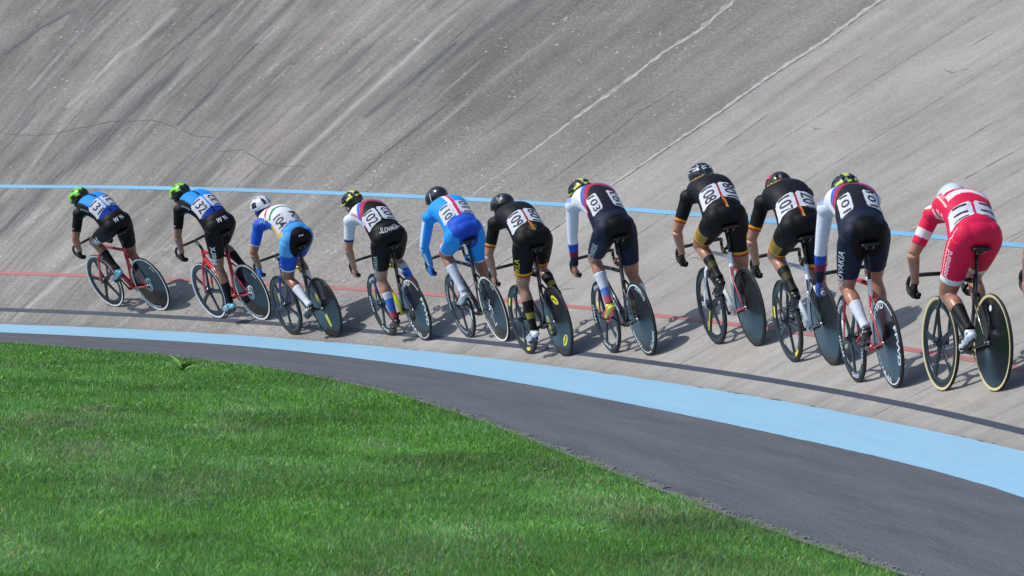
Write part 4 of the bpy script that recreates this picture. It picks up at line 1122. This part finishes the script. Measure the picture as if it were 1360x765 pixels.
    def bibs(R):
        r = R.r; num = r['num']; bc = r.get('bibt', .43); b0 = (bc - .115, bc + .115); a0, a1 = r.get('biba', (4, 78))
        tm = (b0[0] + b0[1]) / 2; Ls = np.linalg.norm(np.diff(R.Sm, axis=0), axis=1).sum(); rad_ = .118
        for sg in (1, -1):
            nu, nv = 14, 14; V = []; 
            for i in range(nu + 1):
                for j in range(nv + 1):
                    a = a0 + (a1 - a0) * i / nu; t = b0[0] + (b0[1] - b0[0]) * j / nv - .035 * (i / nu) 
                    # clipped corners
                    p, d = R.on_torso(sg * a, t); V.append(p + d * (.0030 + .0012 * math.sin(i * 1.3 + j * .9 + sg)))
            F = []
            for i in range(nu):
                for j in range(nv):
                    corner = (i + 1 > nu - 1 or i < 1) and (j < 1 or j > nv - 2)
                    if corner: continue
                    f = (i * (nv + 1) + j, (i + 1) * (nv + 1) + j, (i + 1) * (nv + 1) + j + 1, i * (nv + 1) + j + 1); F.append(f if sg > 0 else f[::-1])
            bo = MB().add(V, F).build('race_number', M_BIB, R.root)
            ac = (a0 + a1) / 2 - 1
            # left number reads from head to tail with tops towards the spine, right one mirrored about
            W_ = text_mesh(num, .004, .10)[0]; wx = W_[:, 0].max() * 2; L_ = (b0[1] - b0[0]) * Ls * .86; sc = L_ / wx; hgt = (a1 - a0) * math.pi / 180 * rad_ * .58 / .72
            def pos(x, y, sg=sg):
                t = tm - .016 - sg * x / Ls; a = ac - y / rad_ * 57.3
                return R.on_torso(sg * a, t)
            V_, F_ = text_mesh(num, .004, .10); out = []
            for x, y in V_:
                p, d = pos(x * sc, y * hgt); out.append(p + d * .0062)
            Fx = F_ if sg > 0 else F_
            MB().add(out, Fx).build('digits', M_INK, bo, smooth=False)
M_BIB = paint((206, 210, 224), .75, name='number_cloth', var=.03)
M_INK = paint((18, 19, 24), .7, name='number_ink')
# ------------------------------------------------------------------ team colours
def setc(col, mask, rgb): col[mask] = lin(*rgb)
def seat(R, w=.115, h=.115):
    sad = R.r['sad']; hx = .39 - (sad - .285) * .28
    q = R.co - np.array([hx - .10, 0, sad + .01]); return ((q[:, 1] / w) ** 2 + (q[:, 2] / h) ** 2 + (q[:, 0] / .26) ** 2 < 1)
def limb(R, k): return (R.lab == k + 'L') | (R.lab == k + 'R')
def TT(R, k):
    return np.where(R.lab == k + 'L', R.T[k + 'L'], R.T[k + 'R'])
def outer(R, k, lo, hi):
    """side of the limb that faces away from the body"""
    f = {'th': ((0, R.feet[0][0], R.feet[0][1]), (1, R.feet[1][0], R.feet[1][1])), 'ua': ((0, R.arms[0][0], R.arms[0][1]), (1, R.arms[1][0], R.arms[1][1]))}[k]
    o = np.zeros(len(R.co), bool)
    for i, A, B in f:
        sg = 1 if i == 0 else -1; L = norm(B - A); q = R.co - A; q = q - np.outer(q @ L, L); d = q[:, 1] * sg; bk = q @ norm(np.cross(L, [0, 1, 0]))
        an = np.degrees(np.arctan2(bk, d)); o |= (R.lab == k + 'LR'[i]) & (an > lo) & (an < hi)
    return o
def p_blueblack(R, c):
    T = R.lab == 'torso'; a = abs(R.ang); setc(c, np.ones(len(c), bool), (12, 13, 18))
    setc(c, T & (R.tt > .42) & (a < 66), (28, 138, 232)); setc(c, T & (R.tt > .42) & (a > 112), (28, 138, 232))
    setc(c, T & (a < 7) & (R.tt > .62), (17, 20, 34)); setc(c, T & (R.tt > .34) & (R.tt < .45) & (a < 72) & (a > 5), (24, 62, 168)); setc(c, T & (R.tt > .955), (17, 20, 34))
    setc(c, limb(R, 'ua') & (TT(R, 'ua') > .56) & (TT(R, 'ua') < .585) & outer(R, 'ua', -20, 30), (200, 205, 215))
def p_ribbon(R, c):
    T = R.lab == 'torso'; a = abs(R.ang); q = R.tt + .06 * (a / 60) ** 2; setc(c, np.ones(len(c), bool), (28, 84, 196))
    setc(c, T, (222, 226, 234)); setc(c, T & (a > 78), (40, 96, 205)); setc(c, T & (q > .63) & (q < .665) & (a < 72), (38, 140, 92)); setc(c, T & (q > .725) & (q < .76) & (a < 72), (196, 40, 62))
    setc(c, T & (R.tt < .40), (70, 152, 226)); setc(c, T & (R.tt < .50) & (R.tt > .26) & (a > 62) & (a < 100), (222, 196, 88)); setc(c, T & (R.tt < .24), (70, 152, 226))
    th = limb(R, 'th'); setc(c, th & (TT(R, 'th') < .30), (84, 168, 228)); setc(c, th & (TT(R, 'th') > .70), (232, 234, 238))
    setc(c, seat(R, .14, .18), (14, 15, 19)); setc(c, limb(R, 'ua') & (TT(R, 'ua') > .665), (226, 230, 236))
def p_tri(R, c):
    long = R.r.get('sleeve', .7) > 1; T = R.lab == 'torso'; a = abs(R.ang); q = R.tt + .13 * (a / 60) ** 2
    nav = (22, 31, 56) if long else (12, 13, 18); setc(c, np.ones(len(c), bool), nav)
    setc(c, T, (30, 31, 42) if long else (12, 13, 18))
    setc(c, T & (q > .69), (168, 44, 74)); setc(c, T & (q > .755), (52, 98, 196)); setc(c, T & (q > .82), (214, 220, 234)); setc(c, T & (R.tt > .46) & (a > 82), (214, 220, 234)); setc(c, T & (R.tt < .40), nav)
    setc(c, limb(R, 'ua'), (212, 220, 236))
    if long:
        f = limb(R, 'fa'); t = TT(R, 'fa'); setc(c, limb(R, 'ua') & (TT(R, 'ua') < .3) & (R.no[:, 2] > .5), (130, 160, 215)); setc(c, f, (196, 208, 232)); setc(c, f & (t > .12), (38, 78, 184)); setc(c, f & (t > .42), (118, 36, 66)); setc(c, f & (t > .62), (26, 30, 52))
        setc(c, seat(R, .135, .185), (10, 10, 13))
    else: setc(c, limb(R, 'ua') & (TT(R, 'ua') > .62), (34, 58, 140))
    th = limb(R, 'th'); setc(c, th & (TT(R, 'th') > .715), (24, 40, 120) if long else (90, 50, 70))
def p_lion(R, c):
    T = R.lab == 'torso'; a = R.ang; setc(c, np.ones(len(c), bool), (36, 148, 238)); setc(c, T & (a > 1) & (a < 17) & (R.tt > .36), (224, 228, 236)); setc(c, T & (a > -14) & (a < 1) & (R.tt > .36), (212, 40, 84))
    setc(c, T & (a < -13) & (a > -40) & (R.tt > .74), (34, 84, 200)); setc(c, T & (a > 16) & (a < 42) & (R.tt > .80), (224, 228, 236)); setc(c, T & (abs(a) < 62) & (R.tt < .36), (30, 84, 200)); setc(c, seat(R, .10, .13), (28, 70, 186))
    th = limb(R, 'th'); t = TT(R, 'th'); setc(c, th & (t > .685), (226, 230, 238)); setc(c, th & (t > .712), (150, 34, 84))
    setc(c, limb(R, 'fa') & (R.no[:, 0] < -.2) & (R.no[:, 1] > .35), (206, 222, 240)); setc(c, limb(R, 'ua') & (R.no[:, 1] > .82) & (TT(R, 'ua') > .1), (190, 214, 240)); setc(c, limb(R, 'fa') & (TT(R, 'fa') > .90), (206, 70, 110))
    setc(c, outer(R, 'th', 5, 50) & (t > .22) & (t < .62), (216, 222, 232)); setc(c, outer(R, 'th', 14, 40) & (t > .28) & (t < .52), (190, 60, 90))
def p_black(R, c):
    T = R.lab == 'torso'; a = abs(R.ang); setc(c, np.ones(len(c), bool), (12, 13, 18)); setc(c, T & (R.tt > .42), (17, 19, 27))
    setc(c, T & (a < 4.5) & (R.tt > R.r['bibt'] - .2) & (R.tt < R.r['bibt'] + .12), (176, 34, 44)); setc(c, T & (R.ang < -0.5) & (R.ang > -4.5) & (R.tt > R.r['bibt'] - .22) & (R.tt < R.r['bibt'] - .02), (206, 168, 52))
    u, tu = limb(R, 'ua'), TT(R, 'ua'); setc(c, u & (tu > .615), (214, 172, 44)); setc(c, u & (tu > .665), (186, 38, 40))
    th, t = limb(R, 'th'), TT(R, 'th'); setc(c, th & (t > .645), (214, 172, 44)); setc(c, th & (t > .695), (184, 36, 44))
    if R.r.get('gold'): setc(c, outer(R, 'th', -60, 40) & (t > .30) & (t < .645), (150, 124, 52))
def p_red(R, c):
    T = R.lab == 'torso'; a = abs(R.ang); q = R.tt + .05 * (a / 60) ** 2; red = (218, 30, 78); setc(c, np.ones(len(c), bool), red)
    setc(c, T & (q > .59) & (q < .66) & (a < 62), (226, 222, 228)); setc(c, T & (q > .71) & (q < .775) & (a < 62), (226, 222, 228)); setc(c, T & (a > 70) & (a < 74) & (R.tt > .5), (226, 210, 190))
    setc(c, T & (R.tt > .5) & (a > 96) & (np.mod(R.tt * 9 + a / 70, 1) < .45), (222, 212, 220))
    u, tu = limb(R, 'ua'), TT(R, 'ua'); setc(c, u & (tu > .36) & (tu < .56), (224, 224, 232)); setc(c, u & (tu < .05) & (R.no[:, 2] > .6), (226, 214, 214))
    th, t = limb(R, 'th'), TT(R, 'th'); setc(c, th & (t > .645), (222, 224, 232)); setc(c, outer(R, 'th', -8, -3) & (t < .645), (226, 210, 196)); setc(c, outer(R, 'th', 48, 54) & (t < .645), (226, 210, 196))
def p_dark(R, c):
    setc(c, np.ones(len(c), bool), (24, 26, 34)); T = R.lab == 'torso'; setc(c, T & (R.tt > .8), (40, 60, 120))

def thigh_text(body, color, size=.075, t0=.42, az=-30, bold=.01, sx=1.0):
    def f(R):
        A, B = R.feet[0][0], R.feet[0][1]; L = np.linalg.norm(B - A)
        # reads up the leg, tops towards the front
        R.letters(body, lambda x, y: R.on_limb(A, B, az + y / .09 * 57.3, t0 - x / L), size, bold, color, name='thigh_lettering', sx=sx)
    return f
def rump_text(body, color, size=.06, a0=0, el=40, bold=.01, sx=1.0, slant=0.0):
    def f(R):
        R.letters(body, lambda x, y: R.on_rump(a0 - x / .135 * 57.3, el + (y - slant * x) / .135 * 57.3), size, bold, color, name='seat_lettering', sx=sx)
    return f
def both(*fs):
    def f(R):
        for g in fs: g(R)
    return f
def ring_mark(a0, t, ra, rb, color, inner=.84, text=None, rump=False):
    def f(R):
        Ls = np.linalg.norm(np.diff(R.Sm, axis=0), axis=1).sum(); V = []; n = 36
        at = (lambda u, v: R.on_rump(a0 - u / .14 * 57.3, t + v / .14 * 57.3)) if rump else (lambda u, v: R.on_torso(a0 - u / .14 * 57.3, t + v / Ls))
        for k in range(n):
            th = 2 * math.pi * k / n
            for q in (1, inner):
                p, d = at(math.cos(th) * ra * q, math.sin(th) * rb * q); V.append(p + d * .0018)
        MB().add(V, [(2 * k, 2 * k + 1, (2 * k + 3) % (2 * n), (2 * k + 2) % (2 * n)) for k in range(n)]).build('emblem', paint(color, .5, name='print_ink'), R.suit, smooth=False)
        if text: R.letters(text, at, ra * 1.5, .01, color, name='emblem_letter')
    return f
def side_text(body, color, size=.04, t=.68, az=80):
    def f(R):
        Ls = np.linalg.norm(np.diff(R.Sm, axis=0), axis=1).sum()
        R.letters(body, lambda x, y: R.on_torso(az - y / .13 * 57.3, t - x / Ls), size, .005, color, name='side_lettering')
    return f

WH = (222, 226, 234); YL = (214, 196, 52)
CFG = {1: {'A': [-3.9862, 49.4197, 0.2037], 'F': [-0.60619, 0.79508, 0.01957], 'U': [-0.35121, -0.28968, 0.89036], 'head': [-0.019, 1.412], 'sh': [0.151, 1.29], 'sad': 1.02, 'bar': 0.76, 'crank': 60}, 2: {'A': [-2.7216, 47.4681, 0.1567], 'F': [-0.54578, 0.83792, -0.00324], 'U': [-0.32678, -0.20928, 0.92164], 'head': [0.013, 1.51], 'sh': [0.201, 1.368], 'sad': 1.05, 'bar': 0.8, 'crank': 300}, 3: {'A': [-1.8571, 45.5823, 0.0363], 'F': [-0.47305, 0.88104, -0.00176], 'U': [-0.28724, -0.15234, 0.94567], 'head': [0.018, 1.461], 'sh': [0.215, 1.288], 'sad': 1.03, 'bar': 0.757, 'crank': 185}, 4: {'A': [-0.8647, 43.6147, 0.0797], 'F': [-0.38195, 0.92401, 0.01822], 'U': [-0.27649, -0.13306, 0.95176], 'head': [0.061, 1.471], 'sh': [0.254, 1.302], 'sad': 1.01, 'bar': 0.727, 'crank': 305}, 5: {'A': [-0.0756, 41.8612, 0.1337], 'F': [-0.3461, 0.93816, 0.00898], 'U': [-0.28955, -0.11592, 0.95012], 'head': [-0.025, 1.434], 'sh': [0.171, 1.292], 'sad': 1.04, 'bar': 0.74, 'crank': 40}, 6: {'A': [0.5004, 39.8684, 0.0716], 'F': [-0.33419, 0.94239, -0.01497], 'U': [-0.2263, -0.06482, 0.9719], 'head': [0.01, 1.435], 'sh': [0.193, 1.291], 'sad': 1.035, 'bar': 0.732, 'crank': 310}, 7: {'A': [1.2094, 37.9748, 0.1546], 'F': [-0.29912, 0.95412, -0.01379], 'U': [-0.22693, -0.05709, 0.97224], 'head': [0.031, 1.5], 'sh': [0.182, 1.393], 'sad': 1.07, 'bar': 0.775, 'crank': 25}, 8: {'A': [2.0365, 35.9634, 0.3141], 'F': [-0.28512, 0.95828, -0.02002], 'U': [-0.19631, -0.03794, 0.97981], 'head': [-0.068, 1.448], 'sh': [0.159, 1.291], 'sad': 1.02, 'bar': 0.746, 'crank': 90}, 9: {'A': [2.4878, 33.5492, 0.2544], 'F': [-0.24475, 0.96949, -0.01373], 'U': [-0.1825, -0.03215, 0.98268], 'head': [-0.067, 1.417], 'sh': [0.126, 1.302], 'sad': 1.02, 'bar': 0.75, 'crank': 90}, 10: {'A': [2.7782, 31.41, 0.1789], 'F': [-0.19925, 0.97995, -0.00135], 'U': [-0.16382, -0.03196, 0.98597], 'head': [-0.084, 1.46], 'sh': [0.132, 1.329], 'sad': 1.065, 'bar': 0.714, 'crank': 165}, 11: {'A': [3.2901, 29.4816, 0.2455], 'F': [-0.27269, 0.96118, -0.04201], 'U': [-0.06294, 0.02575, 0.99768], 'head': [-0.072, 1.331], 'sh': [0.152, 1.228], 'sad': 0.987, 'bar': 0.688, 'crank': 175}, 12: {'A': [3.672, 26.42, 0.2], 'F': [-0.189, 0.9815, 0.03], 'U': [-0.097, -0.049, 0.9936], 'head': [-0.03, 1.45], 'sh': [0.1, 1.31], 'sad': 1.0, 'bar': 0.78, 'crank': 200}}
SKINS = {1: (158, 104, 78), 2: (160, 108, 84), 3: (150, 98, 70), 4: (176, 122, 98), 5: (168, 112, 86), 6: (170, 120, 96), 7: (168, 110, 86), 8: (168, 112, 88), 9: (166, 110, 86), 10: (172, 114, 88), 11: (164, 110, 84), 12: (182, 126, 104)}
RID = {
 1: dict(paint=p_blueblack, bibt=0.50, num='131', short=.70, sleeve=.66, sock=.42, sockcol=[(18, 19, 22)], shoe=(120, 190, 214), sole=(24, 26, 30), glove=(20, 21, 26), helmet='road', hcol=[(110, 205, 40), (20, 24, 22)], hpat='green', yaw=20, pitch=18, glasses=True,
         marks=both(rump_text('W', WH, .085, 18, 28, .01, .75), rump_text('N', WH, .085, -18, 28, .01, .75), thigh_text('W', WH, .15, .62, -28, .03), side_text('biowater', (150, 170, 190), .035, .66, 82)),
         label='rider in blue and black with lime helmet, leading the line at far left', lb='red track bike with white-walled tyres at the front of the line'),
 2: dict(paint=p_blueblack, bibt=0.49, num='132', short=.72, sleeve=.66, sock=.45, sockcol=[(18, 19, 22)], shoe=(130, 196, 216), sole=(24, 26, 30), glove=(20, 21, 26), helmet='road', hcol=[(118, 210, 44), (20, 24, 22)], hpat='green', yaw=18, pitch=14, glasses=True,
         marks=both(rump_text('W', WH, .085, 18, 28, .01, .75), rump_text('N', WH, .085, -18, 28, .01, .75), thigh_text('Merx', WH, .11, .62, -28, .02), side_text('biowater', (150, 170, 190), .035, .66, 82)),
         label='rider in blue and black with lime helmet, second in line, left leg straight down', lb='red track bike with white-walled tyres, second in line, behind the leading bike'),
 3: dict(paint=p_ribbon, bibt=0.42, num='104', short=.74, sleeve=.70, sock=.40, sockcol=[(222, 226, 234)], shoe=(24, 26, 32), glove=(50, 120, 225), glove2=(206, 206, 60), helmet='road', hcol=[(205, 212, 224), (28, 32, 40)], hpat='white', yaw=16, pitch=10, hair=(40, 28, 24),
         marks=both(rump_text('~', WH, .10, 0, 6, .02), side_text('KAZ', (200, 215, 235), .045, .70, 86)),
         label='rider number 104 in white and blue suit with silver helmet and blue gloves', lb='black track bike with neon yellow top tube and yellow block on rear disc'),
 4: dict(paint=p_tri, bibt=0.44, num='102', short=.72, sleeve=.70, sock=.38, sockcol=[(206, 214, 230), (70, 120, 210), (60, 100, 200), (170, 70, 90)], shoe=(20, 21, 25), helmet='road', hcol=[(212, 226, 70), (24, 26, 26)], hpat='yb', yaw=14, pitch=12,
         marks=both(rump_text('SLOVAKIA', WH, .085, 0, 36, .0, .62), thigh_text('SLOVAKIA', WH, .062, .60, -28, .0), side_text('STRABAG', (196, 50, 70), .036, .68, 78)),
         label='rider number 102 in white short sleeves and black shorts lettered SLOVAKIA', lb='black and yellow track bike with bold white letters round its rear disc'),
 5: dict(paint=p_lion, bibt=0.43, num='110', biba=(13, 72), short=.74, sleeve=1.2, cuff=.97, sock=.34, sockcol=[(206, 212, 228)], shoe=(190, 196, 206), sole=(26, 27, 31), glove=(40, 130, 226), helmet='aero', hcol=[(22, 28, 40)], hlogo=('|', 128, 2, .09, (205, 212, 220)), yaw=8, pitch=20,
         label='rider number 110 in light blue long sleeves with red and white spine stripes', lb='black track bike with white frame lettering and pale rimmed rear tyre', marks=None),
 6: dict(paint=p_black, bibt=0.40, num='109', short=.74, sleeve=.72, sock=.36, sockcol=[(20, 21, 24), (20, 21, 24), (150, 138, 50), (20, 21, 24), (20, 21, 24)], shoe=(216, 222, 232), sole=(30, 32, 36), helmet='aero', hcol=[(20, 22, 26)], hlogo=('V', 150, 18, .12, (110, 116, 122)), yaw=8, pitch=14,
         marks=both(ring_mark(12, 50, .026, .022, (170, 140, 60), .78, None, True), ring_mark(0, 50, .026, .022, (170, 140, 60), .78, None, True), ring_mark(-12, 50, .026, .022, (170, 140, 60), .78, None, True), thigh_text('DUKLA', YL, .075, .56, -28, .005)),
         label='rider number 109 in a black suit with white shoes and smooth black helmet', lb='black track bike with yellow ovals on its rear disc'),
 7: dict(paint=p_tri, bibt=0.46, num='103', short=.74, sleeve=1.2, cuff=.98, sock=.34, sockcol=[(206, 214, 230), (206, 214, 230), (90, 130, 215), (170, 80, 100)], shoe=(206, 200, 80), sole=(222, 80, 110), strap=(225, 90, 110), helmet='road', hcol=[(200, 214, 70), (22, 24, 26)], hpat='yb', yaw=16, pitch=14,
         marks=thigh_text('SLOVAKIA', WH, .072, .56, -28, .0), biba=(22, 66),
         label='rider number 103 in white long sleeves and navy shorts with yellow and pink shoes', lb='black track bike with white letters and yellow tabs under the rider in yellow shoes'),
 8: dict(paint=p_black, bibt=0.40, gold=True, num='108', short=.74, sleeve=.72, sock=.46, sockcol=[(20, 21, 24), (72, 66, 38), (20, 21, 24), (20, 21, 24)], shoe=(18, 19, 22), strap=(60, 64, 70), glove=(22, 23, 26), glove2=(100, 90, 50), helmet='road', hcol=[(26, 34, 48), (205, 215, 230)], hpat='stripes', yaw=4, pitch=8,
         marks=both(ring_mark(34, .80, .050, .036, (176, 144, 56), .80, 'D'), ring_mark(-6, .84, .060, .026, (176, 144, 56), .84), ring_mark(-40, .80, .046, .030, (176, 144, 56), .84)),
         label='rider number 108 in black suit with white striped navy helmet', lb='white track bike with red chainstays and one yellow front spoke'),
 9: dict(paint=p_black, bibt=0.36, gold=True, num='107', short=.74, sleeve=.72, sock=.44, sockcol=[(20, 21, 24), (72, 66, 38), (20, 21, 24), (20, 21, 24)], shoe=(18, 19, 22), strap=(40, 44, 50), glove=(22, 23, 26), glove2=(100, 90, 50), helmet='road', hcol=[(22, 22, 26), (180, 34, 48)], hpat='redtop', yaw=6, pitch=10, hair=(32, 26, 24),
         marks=both(ring_mark(34, .80, .050, .036, (176, 144, 56), .80, 'D'), ring_mark(-6, .84, .060, .026, (176, 144, 56), .84), ring_mark(-40, .80, .046, .030, (176, 144, 56), .84)),
         label='rider number 107 in black suit and black helmet with a red patch', lb='white track bike with black forks and dark rear disc overlapped by the next rider'),
 10: dict(paint=p_tri, bibt=0.44, num='101', short=.74, sleeve=1.2, cuff=.98, sock=.46, sockcol=[(200, 206, 220)], shoe=(20, 21, 25), strap=(170, 40, 50), glove=(60, 80, 150), glove2=(200, 205, 220), helmet='road', hcol=[(176, 208, 70), (22, 24, 26)], hpat='yb', yaw=4, pitch=8,
          marks=thigh_text('SLOVAKIA', WH, .074, .56, -28, .0), biba=(22, 66),
          label='rider number 101 in white long sleeves and navy shorts with black shoes', lb='red and white track bike with white handlebar drops'),
 11: dict(paint=p_red, bibt=0.33, num='111', short=.74, sleeve=.74, sock=.46, sockcol=[(18, 19, 22)], shoe=(206, 214, 226), sole=(24, 26, 30), strap=(20, 22, 26), glove=(18, 19, 22), helmet='aero', hcol=[(196, 210, 220)], yaw=-4, pitch=22,
          marks=both(thigh_text('postnord', (228, 216, 226), .062, .40, -28, .012), side_text('postnord', (226, 200, 210), .030, .72, 62)),
          label='rider number 111 in red suit with white stripes and white helmet', lb='black track bike with tan-walled tyres under the rider in red'),
 12: dict(paint=p_dark, num='112', short=.74, sleeve=.72, sock=.46, sockcol=[(200, 205, 215)], shoe=(24, 25, 28), elb=.2, helmet='road', hcol=[(30, 32, 38), (18, 19, 22)], yaw=6, pitch=10, marks=None,
          label='rider almost wholly past the right edge of the picture, bare left hand on black bars', lb='black track bike almost wholly past the right edge of the picture'),
}
BIKE = {
 1: dict(frame=(176, 24, 40), accent=(205, 212, 222), stay_i=0, seat_i=0, fork=(168, 24, 42), wall=(214, 220, 226), rdecal=d_ring, spin=.15),
 2: dict(frame=(186, 24, 44), accent=(205, 212, 222), fork=(178, 24, 44), wall=(214, 220, 226), rdecal=d_ring, spin=.9, ftext='Ridley', tcol=(226, 230, 236)),
 3: dict(frame=(26, 28, 34), accent=(206, 210, 44), top_i=1, fork=(34, 50, 140), fork2=(196, 202, 40), rdecal=d_yellow, spin=.5, ftext='CORIMA', tcol=(80, 100, 120)),
 4: dict(frame=(208, 208, 40), accent=(26, 28, 34), seat_i=1, stay_i=1, fork=(60, 40, 130), fork2=(206, 206, 44), rdecal=d_letters, fdecal=f_white, spin=.2),
 5: dict(frame=(22, 26, 32), wall=(226, 224, 214), wall_f=(60, 64, 70), rdecal=d_squiggle, fdecal=f_white_thin, spin=.6, ftext='PINARELLO', tcol=(220, 226, 232)),
 6: dict(frame=(24, 28, 34), rdecal=d_ovals, fdecal=f_yellow_oval, spin=.35),
 7: dict(frame=(22, 24, 30), rdecal=d_letters_thin, fdecal=f_white, fork2=(206, 200, 50), spin=.1, ftext='LOOK', tcol=(226, 230, 236), accent=(196, 50, 52)),
 8: dict(frame=(216, 222, 230), accent=(166, 28, 44), stay_i=1, fork=(210, 216, 226), fdecal=f_yellow, spin=1.25, saddle=(60, 22, 26), ftext='principia', tcol=(30, 32, 40)),
 9: dict(frame=(206, 218, 230), accent=(34, 40, 52), stay_i=1, fork=(30, 32, 38), fdecal=f_yellow_oval, spin=.75, ftext='PINARELLO', tcol=(30, 34, 44)),
 10: dict(frame=(196, 28, 44), accent=(220, 224, 230), seat_i=1, fork=(190, 28, 44), fork2=(214, 220, 228), rdecal=d_letters, fdecal=f_white, spin=.45, grip=(214, 220, 230), ftext='LOOK', tcol=(226, 230, 236), crankc=(120, 122, 128)),
 11: dict(frame=(24, 26, 32), wall=(196, 184, 140), rdecal=d_dot, spin=.05, post=(16, 16, 20)),
 12: dict(frame=(24, 26, 32), spin=.4),
}
ONLY = None
for i in range(1, 13):
    if ONLY and i not in ONLY: continue
    c = CFG[i]; A, F_, U_ = (np.array(c[k]) for k in 'AFU'); Lf = np.cross(U_, F_)
    M4 = Matrix([[F_[k], Lf[k], U_[k], A[k]] for k in range(3)] + [[0, 0, 0, 1]])
    rb, rp = BIKE[i], RID[i]
    for q in (rb, rp): q['sad'] = c['sad']; q['bar'] = c['bar']; q['crank'] = c['crank']
    rp['head'], rp['sh'] = c['head'], c['sh']; k_ = SKINS[i]; rp['skin'] = (k_[0] * .97, k_[1] * 1.04, k_[2] * 1.12); rp['build'] = (0, .98, 1.0, .97, 1.0, 1.03, 1.0, 1.02, 1.03, 1.0, 1.05, 1.06, 1.0)[i]
    broot = empty('track_bicycle', M4, rp['lb'], 'bicycle', 'racing bicycles in a line on the banking'); bike(broot, rb)
    proot = empty('person', M4, rp['label'], 'person', 'riders following one another round the banking'); Rider(proot, rp)
